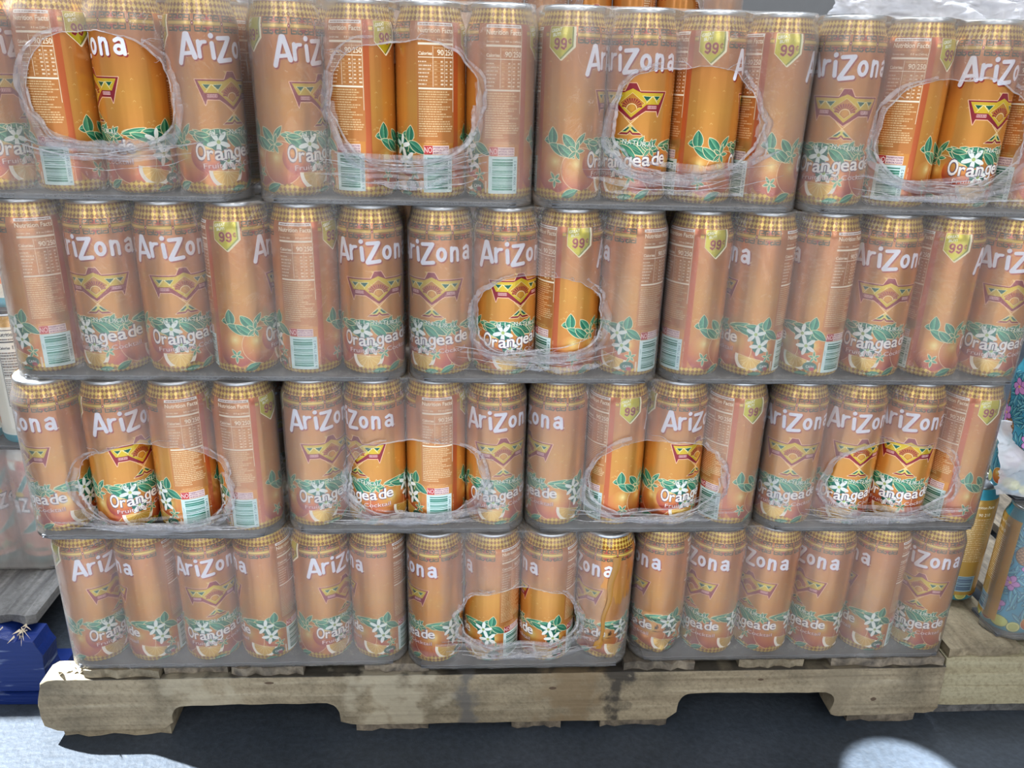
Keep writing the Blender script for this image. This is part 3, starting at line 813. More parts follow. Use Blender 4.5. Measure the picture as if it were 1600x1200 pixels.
def concrete_mat():
    m, nt, N, L = new_mat('concrete')
    out = N.new('ShaderNodeOutputMaterial'); b = N.new('ShaderNodeBsdfPrincipled'); L.new(b.outputs[0], out.inputs[0]); b.inputs['Roughness'].default_value = .62
    tc = N.new('ShaderNodeTexCoord')
    a = N.new('ShaderNodeTexNoise'); a.inputs['Scale'].default_value = 5; a.inputs['Detail'].default_value = 8; L.new(tc.outputs['Object'], a.inputs['Vector'])
    c = N.new('ShaderNodeTexNoise'); c.inputs['Scale'].default_value = 120; c.inputs['Detail'].default_value = 6; L.new(tc.outputs['Object'], c.inputs['Vector'])
    r = N.new('ShaderNodeValToRGB'); L.new(a.outputs['Fac'], r.inputs[0])
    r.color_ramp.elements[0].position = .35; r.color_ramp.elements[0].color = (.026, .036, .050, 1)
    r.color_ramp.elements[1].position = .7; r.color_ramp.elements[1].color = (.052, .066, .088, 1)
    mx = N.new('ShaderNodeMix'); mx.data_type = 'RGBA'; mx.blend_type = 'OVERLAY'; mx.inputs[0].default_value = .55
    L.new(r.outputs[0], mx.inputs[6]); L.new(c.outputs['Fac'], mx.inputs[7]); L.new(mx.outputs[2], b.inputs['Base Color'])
    bp = N.new('ShaderNodeBump'); bp.inputs['Strength'].default_value = .6; bp.inputs['Distance'].default_value = .002
    L.new(c.outputs['Fac'], bp.inputs['Height']); L.new(bp.outputs[0], b.inputs['Normal'])
    return m


M_CAN = can_mat('orangeade_can', paint_orangeade())
M_CREAM = can_mat('cream_can', paint_cream(), .3)
M_TEAL = can_mat('teal_can', paint_teal(), .4)
M_FLORAL = can_mat('floral_can', paint_floral(), .4)
M_ALU = simple('brushed_aluminium', (.62, .64, .66), .28, 1.0)
M_ALU_DK = simple('can_lid_aluminium', (.40, .42, .45), .35, 1.0)
M_FILM = film_mat('shrink_film')
M_FOLD = film_mat('film_folds', 1.0, (.93, .94, 1.0), .6)
M_PAD = simple('grey_board', (.13, .135, .15), .85, 0, .4, 90, .25)
M_PAD_IN = simple('board_fluting', (.11, .11, .115), .9)
M_KRAFT = simple('kraft_board', (.10, .07, .05), .85, 0, .2, 60, .15)
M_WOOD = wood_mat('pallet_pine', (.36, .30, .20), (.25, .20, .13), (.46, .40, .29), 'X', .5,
                stains_and_gap_shade=((.07, .09, (.20, .14, .075), .75), (.135, .035, (.035, .03, .025), .9), (-.071, .028, (.11, .105, .10), .85), (-.42, .10, (.46, .41, .30), .5), (-.17, .12, (.47, .42, .31), .6), (.45, .08, (.20, .165, .11), .6)))
M_WOOD_D = wood_mat('dirty_deck_wood', (.24, .20, .15), (.10, .085, .07), (.40, .34, .25), 'Y', .6, seed=3)
M_WOOD_E = wood_mat('deck_pine', (.36, .30, .20), (.23, .185, .12), (.46, .40, .29), 'Y', .45, seed=4)
M_WOOD_N = wood_mat('new_pine', (.46, .42, .28), (.40, .35, .22), (.52, .48, .33), 'X', .12, seed=5)
M_WOOD_G = wood_mat('weathered_deck', (.16, .16, .16), (.07, .07, .075), (.27, .27, .27), 'Y', .4, seed=7)
M_BLUE = wood_mat('blue_paint', (.0, .0, .0), (.0, .0, .0), (.0, .0, .0), 'X', .3, paint=(.004, .020, .14))
M_SPLINT = simple('bare_splinter', (.50, .43, .32), .7, 0, .3, 60, .2)
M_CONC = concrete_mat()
M_WALL = simple('painted_wall', (.55, .56, .57), .8, 0, .1, 10, .05)
M_DIRT = simple('black_dirt', (.025, .022, .02), .9, 0, .5, 80)
M_JUICE = simple('orange_spill', (.42, .20, .03), .12)
M_PURPLE = simple('purple_can_print', (.12, .08, .22), .3, .5, 0, 10, .4)

# ------------------------------------------------------------------ setting
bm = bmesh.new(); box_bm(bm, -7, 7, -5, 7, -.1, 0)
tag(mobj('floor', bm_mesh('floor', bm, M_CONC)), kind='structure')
bm = bmesh.new(); box_bm(bm, -7, 7, 7, 7.15, -.1, 6.5)
tag(mobj('wall_back', bm_mesh('wall_back', bm, M_WALL)), kind='structure')

# ------------------------------------------------------------------ cans
R = 0.0365
H = 0.1931


def body_profile():
    p = [(.0262, .0006), (.0310, .0018), (.0345, .0042), (.0359, .0072), (.0364, .0100), (R, .0130)]
    p += [(R, z) for z in (.04, .07, .10, .13, .155, .1655)]
    for k in range(1, 9):
        t = k / 8
        s = t * t * (3 - 2 * t)
        p.append((R + (.0306 - R) * s, .1655 + (.1890 - .1655) * t))
    return p


def dented(x, y, z):
    """crushed foot of the two leaking cans"""
    if z < .05:
        k = (1 - z / .05) ** 1.2
        a = math.atan2(x, -y)
        d = 1 - k * (.08 + .06 * math.sin(a * 5 + z * 220) + .035 * math.sin(a * 11 - z * 300))
        x *= d; y *= d; z += k * .004 * (1 + math.sin(a * 3))
    return [x, y, z]


ME_RIM = lathe([(.0306, .1888), (.0312, .1900), (.0313, H - .0006), (.0308, H), (.0298, H), (.0293, H - .0012), (.0288, .1870)], 64, None, M_ALU, 'rim')
ME_LID = lathe([(.0289, .1868), (.0270, .1862), (.0262, .1876), (.0120, .1878)], 48, None, M_ALU_DK, 'lid', close_top=True)
ME_FOOT = lathe([(.0150, .0060), (.0225, .0022), (.0240, 0.0), (.0257, .0004), (.0292, .0016), (.0302, .0024)], 64, None, M_ALU, 'foot_ring', close_bottom=True)


def tab_mesh():
    bm = bmesh.new()
    n = 20; z0, z1 = .1880, .1892
    ring = [(.0078 * math.cos(2 * PI * k / n), -.004 + .0135 * math.sin(2 * PI * k / n)) for k in range(n)]
    hole = [(.0042 * math.cos(2 * PI * k / n), .003 + .0048 * math.sin(2 * PI * k / n)) for k in range(n)]
    vs = [[bm.verts.new((x, y, z)) for x, y in pts] for z in (z0, z1) for pts in (ring, hole)]
    for k in range(n):
        j = (k + 1) % n
        bm.faces.new((vs[2][k], vs[2][j], vs[3][j], vs[3][k])); bm.faces.new((vs[0][k], vs[1][k], vs[1][j], vs[0][j]))
        bm.faces.new((vs[0][k], vs[0][j], vs[2][j], vs[2][k])); bm.faces.new((vs[1][k], vs[3][k], vs[3][j], vs[1][j]))
    return bm_mesh('pull_tab', bm, M_ALU)


ME_TAB = tab_mesh()


def make_can(me_body, name='drink_can'):
    root = mobj(name, me_body)
    mobj('foot_ring', ME_FOOT, root)
    rim = mobj('rim', ME_RIM, root)
    lid = mobj('lid', ME_LID, root)
    mobj('pull_tab', ME_TAB, lid)
    return root


ME_BODY = lathe(body_profile(), 96, H, M_CAN, 'can_body')
ME_BODY_DENT = lathe(body_profile()[:6] + [(R, z) for z in np.linspace(.022, .06, 12)] + body_profile()[6:], 96, H, M_CAN, 'can_body_crushed', ripple=dented)
PROTO = make_can(ME_BODY)
PROTO_USED = [False]

Z0 = 0.120            # foot of the lowest cans
PITCH = 0.2000        # layer pitch


def toward_camera(x, y):
    """azimuth of the camera from the can, measured from -Y towards +X"""
    return math.atan2(CAM.x - x, -(CAM.y - y))


def place_can(x, y, z, face, label, group, proto=None):
    if proto is None:
        if not PROTO_USED[0]:
            c = PROTO; PROTO_USED[0] = True
        else:
            c = copy_tree(PROTO)
    else:
        c = copy_tree(proto)
    c.location = (x, y, z)
    c.rotation_euler = (0, 0, toward_camera(x, y) - math.radians(face))
    tag(c, label, 'can', group)
    return c


ANG = {3: [310, 207, 88, 327, 311, 201, 167, 171, 265, 18, 244, 232, 0, 187, 318, 215],
       2: [171, 30, 353, 264, 192, 357, 24, 338, 230, 129, 216, 102, 126, 350, 233, 339],
       1: [78, 335, 173, 197, 339, 48, 173, 352, 72, 220, 313, 209, 0, 337, 356, 207],
       0: [323, 115, 0, 121, 319, 116, 81, 127, 105, 66, 82, 53, 42, 50, 95, 14]}
# layer: (first, last, x centre, pitch, y of the film front)
CASES = {3: [(0, 4, -.4555, .0734, 0), (4, 8, -.1499, .0732, 0), (8, 12, .1449, .0733, 0), (12, 16, .4421, .0741, 0)],
         2: [(0, 6, -.3653, .0733, 0), (6, 10, .0060, .0732, -.002), (10, 16, .3765, .0737, 0)],
         1: [(0, 4, -.4480, .0745, -.010), (4, 8, -.1472, .0733, 0), (8, 12, .1490, .0738, 0), (12, 16, .4480, .0741, 0)],
         0: [(0, 6, -.3700, .0733, 0), (6, 10, -.0015, .0737, -.010), (10, 16, .3712, .0740, 0)]}
LAYER_NAME = {3: 'top layer', 2: 'second layer down', 1: 'third layer down', 0: 'bottom layer'}
ORD = ['leftmost', 'second', 'third', 'fourth', 'fifth', 'sixth', 'seventh', 'eighth', 'ninth', 'tenth', 'eleventh', 'twelfth',
       'thirteenth', 'fourteenth', 'fifteenth', 'rightmost']


def face_words(a):
    a %= 360
    if a < 28 or a > 340: return 'white logo lettering square on'
    if a < 62: return 'end of the logo lettering'
    if a < 100: return 'last logo letters and an orange'
    if a < 140: return 'white blossoms and a plain upper half'
    if a < 200: return 'nutrition panel and barcode'
    if a < 225: return 'red stripe beside its nutrition panel'
    if a < 275: return 'yellow price badge'
    return 'first logo letters at its side'


HOLES = {  # (layer, case number): centre x, z (above the can foot), half width, half height, in metres
}


def px_x(*a): return a


for l, cases in CASES.items():
    z = Z0 + l * PITCH
    for ci, (a, b, xc, p, yo) in enumerate(cases):
        n = b - a
        for i in range(a, b):
            x = xc + (i - a - (n - 1) / 2) * p
            y = R + yo
            proto = None
            crushed = l == 0 and i in (9, 10)
            if crushed:
                lab = 'leaking can with crushed foot, ' + ('left' if i == 9 else 'right') + ' one of the pair in the bottom layer'
            else:
                where = ORD[i] + (' from left' if 0 < i < 15 else '')
                lab = 'can showing ' + face_words(ANG[l][i]) + ', ' + where + ' in ' + LAYER_NAME[l]
            c = place_can(x, y, z, ANG[l][i], lab, 'orange drink cans at the front of the ' + LAYER_NAME[l])
            if crushed:
                c.data = ME_BODY_DENT
                c.rotation_euler[1] = .012 if i == 9 else -.008
            if True:   # the rank standing right behind
                place_can(x, y + .0735, z, (ANG[l][i] * 7) % 360,
                          'second-rank can hidden behind the ' + ORD[i] + (' can from left in ' if 0 < i < 15 else ' can in ') + LAYER_NAME[l], 'second rank of orange drink cans')

# ------------------------------------------------------------------ film, pads
def can_r(z):
    if z < .1655: return R
    t = min(1.0, (z - .1655) / (.1890 - .1655)); s = t * t * (3 - 2 * t)
    return R + (.0312 - R) * s


def front_y(x, z, cxs, g=.0011):
    """y of the film in front of the cans (cans' tangent plane is y = 0)"""
    x = np.asarray(x, float); z = np.asarray(z, float)
    r = np.vectorize(can_r)(z)
    dx = np.min(np.abs(x[..., None] - cxs), axis=-1)
    circ = (R - r) + r - np.sqrt(np.maximum(r * r - np.minimum(dx, r * .999) ** 2, 0))
    lift = np.clip(z / .035, 0, 1)
    topk = np.clip((z - .15) / .043, 0, 1)
    cap = .0004 + .0075 * lift * lift * (3 - 2 * lift) + .004 * topk
    c = circ - (R - r)
    return (R - r) + cap * (1 - np.exp(-c / cap)) - g


def hole_level(x, z, hx, hz, a, b, seed):
    """<0 inside the tear"""
    u = (x - hx) / a; v = (z - hz) / b
    th = np.arctan2(v, u)
    rad = (np.abs(u) ** 2.5 + np.abs(v) ** 2.5) ** (1 / 2.5)
    edge = 1 + .05 * vnoise(th * 3.1 + seed * 5, th * 0 + seed, seed) + .026 * vnoise(th * 7 + seed, th * 0 + 2.5, seed) + .007 * vnoise(th * 22, th * 0, seed + 3)
    return rad - edge


def hole_edge(th, hx, hz, a, b, seed, k=1.0):
    cu, sv = np.cos(th), np.sin(th)
    rad = (np.abs(cu) ** 2.5 + np.abs(sv) ** 2.5) ** (1 / 2.5)
    edge = 1 + .05 * vnoise(th * 3.1 + seed * 5, th * 0 + seed, seed) + .026 * vnoise(th * 7 + seed, th * 0 + 2.5, seed) + .007 * vnoise(th * 22, th * 0, seed + 3)
    s = edge / rad * k
    return hx + a * cu * s, hz + b * sv * s


def set_haze(me, vals):
    at = me.attributes.new('haze', 'FLOAT', 'POINT'); at.data.foreach_set('value', np.asarray(vals, np.float32).ravel())


def film_case(cxs, zb, yo, label, hole=None, haze=.30, depth=.147, seed=1, wet=None, flare=0.0, topglare=0.0, group='clear film sleeves round the cans'):
    cxs = np.array(cxs); xl, xr = cxs[0], cxs[-1]
    g = .0011
    zs = np.concatenate([np.arange(.0, .1655, .0028), np.linspace(.1655, H + .0012, 12)])
    ang = np.linspace(0, 1, 9)
    nx = int((xr - xl) / .0026) + 1
    fx = np.linspace(xl, xr, nx)
    cols = []                                              # build column by column: side, corner, front, corner, side
    side_y = np.linspace(depth - R, R, 8)
    rr = np.vectorize(can_r)(zs) + g
    fl = flare * np.clip((zs - .06) / .12, 0, 1) ** 2      # film stands off the outer corners towards the rims
    for y in side_y[:-1]:
        cols.append(np.stack([xl - rr - fl, np.full_like(zs, y), zs], 1))
    for t in ang:
        a = t * PI / 2
        cols.append(np.stack([xl - (rr + fl * (1 - t)) * math.cos(a), R - rr * math.sin(a), zs], 1))
    nside = len(cols)
    F = [np.stack([np.full_like(zs, x), front_y(np.full_like(zs, x), zs, cxs), zs], 1) for x in fx[1:-1]]
    cols += F
    for t in ang[::-1]:
        a = t * PI / 2
        cols.append(np.stack([xr + (rr + fl * (1 - t)) * math.cos(a), R - rr * math.sin(a), zs], 1))
    for y in side_y[::-1][1:]:
        cols.append(np.stack([xr + rr + fl, np.full_like(zs, y), zs], 1))
    P = np.array(cols)                                     # (nc, nz, 3)
    nc, nz = P.shape[:2]
    # loose folds
    wob = .0009 * vnoise(P[..., 0] * 55 + seed, P[..., 2] * 22 + seed * 3, seed) + .0005 * vnoise(P[..., 0] * 160, P[..., 2] * 60, seed + 9)
    lowz = np.clip((.045 - P[..., 2]) / .045, 0, 1)
    wob = wob - .0005 * lowz * (1 + vnoise(P[..., 0] * 30, P[..., 2] * 160 + seed, seed + 4)) * .8
    P[..., 1] = np.where((np.arange(nc)[:, None] > nside - 6) & (np.arange(nc)[:, None] < nc - nside + 5), P[..., 1] - np.abs(wob), P[..., 1])
    # the fold under the load
    under = P[:, :1].copy(); under[..., 2] = -.0052
    cx_, cy_ = (xl + xr) / 2, depth / 2
    u2 = under.copy(); u2[..., 0] = cx_ + (u2[..., 0] - cx_) * .97; u2[..., 1] = cy_ + (u2[..., 1] - cy_) * .78; u2[..., 2] = -.0054
    P = np.concatenate([u2, under, P], axis=1); nz += 2
    hz_arr = haze * (1 + .25 * vnoise(P[..., 0] * 14 + seed, P[..., 2] * 9, seed + 1) + .18 * vnoise(P[..., 0] * 60, P[..., 2] * 14 + seed, seed + 2))
    hz_arr += .06 * np.clip((.006 - P[..., 2]) / .006, 0, 1) + topglare * np.clip((P[..., 2] - .150) / .035, 0, 1)  # topglare puts the bright glare near the rims in as extra haze
    if wet is not None:
        for (wx, ww, wz0, wz1) in wet:
            k = np.clip(1 - np.abs(P[..., 0] - wx) / ww, 0, 1) * (P[..., 2] > wz0) * (P[..., 2] < wz1)
            hz_arr *= (1 - .85 * np.clip(k * 6 - 1 + .8 * vnoise(P[..., 2] * 60, P[..., 0] * 60, 3), 0, 1))
    keep = np.ones((nc - 1, nz - 1), bool)
    if hole:
        hx, hzc, ha, hb, hs = hole
        front = (np.arange(nc) >= nside - 2) & (np.arange(nc) <= nc - nside + 1)
        lv = hole_level(P[..., 0], P[..., 2], hx, hzc, ha, hb, hs); lv[~front] = 9
        near = (np.abs(lv) < .06)
        u = P[..., 0] - hx; v = P[..., 2] - hzc
        tgt_x, tgt_z = hole_edge(np.arctan2(v / hb, u / ha), hx, hzc, ha, hb, hs)
        sn = near & (np.abs(P[..., 0] - tgt_x) < .0016) & (np.abs(P[..., 2] - tgt_z) < .0016)
        P[..., 0] = np.where(sn, tgt_x, P[..., 0]); P[..., 2] = np.where(sn, tgt_z, P[..., 2])
        inside = (lv < 0) & ~sn
        q = inside[:-1, :-1].astype(int) + inside[1:, :-1] + inside[:-1, 1:] + inside[1:, 1:]
        allin = (inside | sn); qa = allin[:-1, :-1] & allin[1:, :-1] & allin[:-1, 1:] & allin[1:, 1:]
        keep &= ~((q >= 1) & qa) & ~(q >= 3)
        hz_arr += np.where(front[:, None], .13 * np.exp(-np.clip(lv, 0, 9) / .12) * np.where(P[..., 2] < hzc, 1, .4), 0)
    idx = np.arange(nc * nz).reshape(nc, nz)
    faces = np.stack([idx[:-1, :-1], idx[1:, :-1], idx[1:, 1:], idx[:-1, 1:]], -1)[keep]
    V = P.reshape(-1, 3); HZ = hz_arr.reshape(-1)
    # top sheet slung between the rims
    tx = np.linspace(xl - .0312, xr + .0312, int((xr - xl) / .004) + 16); tt = np.linspace(0, 1, 22)
    fy0 = front_y(np.clip(tx, xl, xr), np.full_like(tx, H), cxs)
    ex = np.clip(np.maximum(xl - tx, tx - xr), 0, .0311)
    fy = np.where(ex > 0, R - np.sqrt(np.maximum((.0312) ** 2 - ex ** 2, 0)), fy0)
    Y = fy[:, None] + (depth - fy - fy)[:, None] * tt[None]
    X = np.repeat(tx[:, None], len(tt), 1)
    dmin = np.full(X.shape, 9.0)
    for cx in cxs:
        for cy in (R, R + .0735):
            dmin = np.minimum(dmin, np.hypot(X - cx, Y - cy))
    sag = np.clip((dmin - .031) / .02, 0, 1)
    Zt = H + .0012 - .006 * sag + .0006 * vnoise(X * 120, Y * 120, seed) * (sag > 0)
    T = np.stack([X, Y, Zt], -1); o = len(V)
    ti = np.arange(T.shape[0] * T.shape[1]).reshape(T.shape[:2]) + o
    tf = np.stack([ti[:-1, :-1], ti[1:, :-1], ti[1:, 1:], ti[:-1, 1:]], -1).reshape(-1, 4)
    V = np.concatenate([V, T.reshape(-1, 3)]); HZ = np.concatenate([HZ, np.full(T.shape[0] * T.shape[1], haze + .10)])
    V = V + np.array([-cx_, 0, 0])
    me = mesh_from('film_sleeve', V, np.concatenate([faces, tf]), M_FILM); set_haze(me, np.clip(HZ, .02, .95))
    ob = mobj('film_sleeve', me, None, (cx_, yo, zb))
    tag(ob, label, 'plastic film', group)
    if hole:
        fold_ribbons(ob, cxs, hole, cx_, seed)
    return ob


def ribbon(path, width, bulge, seed):
    """a crinkled strip of gathered film along a path, lying in the plane of the case front"""
    path = np.array(path); n = len(path)
    tan = np.gradient(path, axis=0); tan /= np.linalg.norm(tan, axis=1)[:, None] + 1e-9
    nrm = np.stack([-tan[:, 2], 0 * tan[:, 0], tan[:, 0]], 1)
    out = np.array([0, -1.0, 0])
    m = 5; V = []
    s = np.arange(n)
    for k in range(m):
        t = k / (m - 1) * 2 - 1
        w = width * (1 + .45 * vnoise(s * .13 + seed, s * 0 + k * .2, seed))
        lift = bulge * (1 - t * t) * (1 + .6 * vnoise(s * .22, s * 0 + k * .9, seed + 2)) + .0003
        V.append(path + nrm * (t * w / 2)[:, None] + out * lift[:, None])
    V = np.stack(V, 1).reshape(-1, 3)
    F = [(i * m + k, (i + 1) * m + k, (i + 1) * m + k + 1, i * m + k + 1) for i in range(n - 1) for k in range(m - 1)]
    return V, F


def fold_ribbons(parent, cxs, hole, cx_, seed):
    hx, hz, a, b, hs = hole
    rnd = random.Random(int(seed * 13 + 1))

    def surf(x, z, off):
        x = np.asarray(x); z = np.clip(np.asarray(z), .001, H)
        lo, hi = cxs[0] - R * .75, cxs[-1] + R * .75
        xc = np.clip(x, lo, hi)
        e = np.clip(np.maximum(cxs[0] - xc, xc - cxs[-1]), 0, R * .95)
        y = np.where(e > 0, R - np.sqrt(R * R - e * e), front_y(xc, z, cxs)) - off
        return np.stack([xc - cx_, y, z], -1)

    def add(name, path, w, bul, hazev, sd):
        V, F = ribbon(path, w, bul, sd)
        me = mesh_from(name, V, F, M_FOLD)
        s = np.arange(len(V))
        set_haze(me, np.clip(hazev * (1 + .5 * vnoise(s * .21, s * 0, sd)), .05, .95))
        return mobj(name, me, parent)
    th = np.linspace(0, 2 * PI, 150)
    x, z = hole_edge(th, hx, hz, a, b, hs, 1.012)
    w = .0012 + .0030 * np.clip(vnoise(th * 2.2, th * 0, hs + 7), 0, 1) + .0008 * (np.sin(th) < 0)
    w = w * np.where(np.sin(th) > .2, .6, 1)
    add('torn_edge', surf(x, z, .0006), w, .0008, .42, hs)
    # a second slack loop that wanders off the tear on the sides and below
    th = np.linspace(PI * .86, PI * 2.12, 110)
    k = 1.05 + .10 * np.sin((th - PI * .86) / (PI * 1.26) * PI) * (1 + .3 * vnoise(th * 2, th * 0, hs + 1))
    x, z = hole_edge(th, hx, hz, a, b, hs + .0, k)
    add('slack_fold', surf(x, z, .0022), .0052 + .004 * np.abs(vnoise(th * 3, th * 0, hs)), .0016, .17, hs + 3)
    th = np.linspace(PI * .62, PI * 1.35, 60)
    x, z = hole_edge(th, hx, hz, a, b, hs, 1.10 + .05 * np.sin(th * 3 + hs))
    add('slack_fold', surf(x, z, .0016), .0018 + .004 * np.abs(vnoise(th * 2, th * 0, hs + 4)), .0012, .26, hs + 5)
    th = np.linspace(-.5, PI * .30, 50)
    x, z = hole_edge(th, hx, hz, a, b, hs, 1.09 + .04 * np.sin(th * 4 + hs))
    add('slack_fold', surf(x, z, .0016), .0016 + .003 * np.abs(vnoise(th * 2, th * 0, hs + 5)), .0012, .26, hs + 6)
    # gathered strands under the tear, running out to both sides
    nst = 11
    for q in range(nst):
        t = np.linspace(0, 1, 80)
        x0 = hx - a * rnd.uniform(.55, 1.45); x1 = hx + a * rnd.uniform(.55, 1.45)
        x = x0 + (x1 - x0) * t
        dep = hz - b * rnd.uniform(.92, 1.10) - .002 * q * rnd.uniform(.6, 1.4)
        e0 = rnd.uniform(.002, .016); e1 = rnd.uniform(.004, .026)
        z = dep + e0 * (1 - t) ** 3 + e1 * t ** 3 + .0015 * vnoise(t * 7, t * 0, hs + q)
        z = np.maximum(z, .004 + .001 * q)
        broad = q % 3 == 0
        w = ((.005 + .005 * rnd.random()) if broad else (.0007 + .0012 * rnd.random())) * np.sin(PI * np.clip(t, .02, .98)) ** .6
        add('gathered_strand', surf(x, z, .001 + .0003 * q), w, .0016 if broad else .0007, rnd.uniform(.14, .26) if broad else rnd.uniform(.35, .6), hs + q * 1.7)
    for q in range(4):
        t = np.linspace(0, 1, 30)
        ta = rnd.uniform(.15, .85) * PI
        xs, zs = hole_edge(np.array([ta]), hx, hz, a, b, hs, 1.02)
        L = rnd.uniform(.012, .030); dr = rnd.choice((-1, 1)) * rnd.uniform(.3, 1.2)
        x = xs[0] + L * t * math.cos(ta * .4 + .9 + dr); z = zs[0] + L * t * .35 * abs(math.sin(ta)) + .002 * np.sin(t * 5)
        add('crease', surf(x, z, .0007), .0011 * (1 - t * .8), .0008, .40, hs + q)


def pad_mesh(w, d, seed):
    """corrugated board: two liners with the fluting showing at the edge"""
    bm = bmesh.new(); r = random.Random(seed)
    n = int(w / .012)
    for z0, z1 in ((-.0047, -.0036), (-.0013, -.0003)):
        for k in range(n):
            x0 = -w / 2 + w * k / n; x1 = -w / 2 + w * (k + 1) / n
            f = r.uniform(-.0008, .0006)
            box_bm(bm, x0, x1, .001 + f, d, z0, z1)
    return bm_mesh('corrugated_pad', bm, M_PAD)


def flute_mesh(w, d):
    n = int(w / .0035); V = []; F = []
    for k in range(n * 4 + 1):
        x = -w / 2 + w * k / (n * 4); z = -.0025 + .0012 * math.sin(k * PI / 2)
        V += [(x, .0025, z - .0002), (x, .0025, z + .0002), (x, d - .004, z + .0002), (x, d - .004, z - .0002)]
    for k in range(n * 4):
        b = k * 4
        F += [(b, b + 4, b + 5, b + 1), (b + 1, b + 5, b + 6, b + 2), (b + 3, b + 2, b + 6, b + 7), (b, b + 3, b + 7, b + 4)]
    return mesh_from('fluting', V, F, M_PAD_IN, smooth=False)


HOLE = {(3, 0): (-.4385, .1020, .0690, .0535), (3, 1): (-.1375, .0970, .0730, .0585), (3, 2): (.1560, .0860, .0770, .0535), (3, 3): (.4450, .0800, .0800, .0540),
        (2, 1): (.0080, .0740, .0710, .0450),
        (1, 0): (-.4400, .0640, .0850, .0520), (1, 1): (-.1350, .0680, .0790, .0500), (1, 2): (.1600, .0690, .0810, .0500), (1, 3): (.4580, .0670, .0790, .0480),
        (0, 1): (-.0040, .0710, .0750, .0440)}
CASE_WORD = {4: ['far left', 'left centre', 'right centre', 'far right'], 3: ['left', 'middle', 'right']}
for l, cases in CASES.items():
    z = Z0 + l * PITCH
    for ci, (a, b, xc, p, yo) in enumerate(cases):
        n = b - a
        cxs = [xc + (k - (n - 1) / 2) * p for k in range(n)]
        word = CASE_WORD[len(cases)][ci]
        hole = None
        if (l, ci) in HOLE:
            hole = (*HOLE[(l, ci)], l * 3.7 + ci * 1.9 + 1)
        lab = 'clear film ' + ('with a torn round opening' if hole else 'without any opening') + ' over the ' + word + ' case in ' + LAYER_NAME[l]
        wet = None
        if (l, ci) == (0, 1):
            wet = [(cxs[0] - .012, .026, .02, .17), (cxs[3] + .006, .012, .03, .17), (cxs[3] + .02, .014, .10, .165)]
        if (l, ci) == (0, 2):
            wet = [(cxs[0] - .014, .010, .06, .165)]
        hz = (.145, .13, .13, .155)[l]
        film_case(cxs, z, yo, lab, hole, hz, seed=l * 11 + ci * 3 + 1, wet=wet, flare=.003 if l == 3 else .0, topglare=.07 if l == 3 else 0.0)
        w = (n - 1) * p + 2 * R - .036
        pd = mobj('corrugated_pad', pad_mesh(w, .146, l * 5 + ci), None, (xc, yo, z))
        mobj('fluting', flute_mesh(w - .002, .146), pd)
        tag(pd, 'grey corrugated pad under the ' + word + ' case in ' + LAYER_NAME[l], 'cardboard pad', 'corrugated pads under the cases')

# leaked juice down the crushed can
def drip_mesh():
    V = []; F = []; n = 40
    x0 = CASES[0][1][2] + 1.5 * CASES[0][1][3] + .008
    for k in range(n + 1):
        t = k / n; z = .165 - .14 * t
        x = x0 - .016 * t + .0015 * math.sin(t * 17); w = .0022 + .0035 * (1 - t) ** 2 + (.003 if t > .9 else 0)
        for s_ in (-1, 0, 1):
            dx = x + s_ * w - (x0 - .008)
            y = R - math.sqrt(max(R * R - dx * dx, 1e-6)) - .0026 - (.0012 if s_ == 0 else 0)
            V.append((x + s_ * w, y, z))
    for k in range(n):
        b = k * 3
        F += [(b, b + 1, b + 4, b + 3), (b + 1, b + 2, b + 5, b + 4)]
    return mesh_from('juice_drip', V, F, M_JUICE)


tag(mobj('juice_drip', drip_mesh(), None, (0, -.010, Z0)), 'orange juice drip running down a crushed can in the bottom layer', 'spill')

# ------------------------------------------------------------------ pallets
def extrude_poly(name, pts, y0, y1, mat, seed=0, rough=.0008):
    """pts: outline in x, z, front first; with a little splintering of the outline"""
    r = random.Random(seed); dense = []
    for (xa, za), (xb, zb) in zip(pts, pts[1:] + pts[:1]):
        L = math.hypot(xb - xa, zb - za); k = max(1, int(L / .012))
        for q in range(k):
            t = q / k
            dense.append((xa + (xb - xa) * t + r.uniform(-rough, rough) * (q > 0), za + (zb - za) * t + r.uniform(-rough, rough) * (q > 0)))
    bm = bmesh.new()
    f = [bm.verts.new((x, y0, z)) for x, z in dense]; bk = [bm.verts.new((x, y1, z)) for x, z in dense]
    n = len(dense)
    ff = bm.faces.new(f); bm.faces.new(bk[::-1])
    for k in range(n):
        j = (k + 1) % n; bm.faces.new((f[k], bk[k], bk[j], f[j]))
    bmesh.ops.bevel(bm, geom=list(ff.edges), offset=.0012, segments=1, affect='EDGES')
    return bm_mesh(name, bm, mat)


def arc(cx, cz, r, a0, a1, n=5):
    return [(cx + r * math.cos(math.radians(a0 + (a1 - a0) * k / n)), cz + r * math.sin(math.radians(a0 + (a1 - a0) * k / n))) for k in range(n + 1)]


zt, zb_ = .1015, .0185
st = [(-.622, zt - .006), (-.612, zt), (.589, zt), (.592, .030), (.586, zb_ + .004)]
st += [(.462, zb_)] + arc(.446, zb_ + .010, .010, 300, 190, 3) + arc(.425, .045, .016, 0, 90) + arc(.236, .048, .016, 90, 180) + [(.219, .030), (.206, zb_)]
st += [(-.226, zb_ + .001), (-.240, .024)] + arc(-.257, .041, .016, 0, 90) + arc(-.445, .041, .016, 90, 180) + [(-.461, .028), (-.472, zb_), (-.612, .0175), (-.628, .026), (-.630, .060)]
pal = empty('wooden_pallet', (0, 0, 0))
tag(pal, 'long notched pine pallet carrying the orange drink cans', 'pallet')
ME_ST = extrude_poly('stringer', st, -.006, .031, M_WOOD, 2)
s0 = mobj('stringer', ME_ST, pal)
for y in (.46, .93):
    mobj('stringer', ME_ST, pal, (0, y, 0))


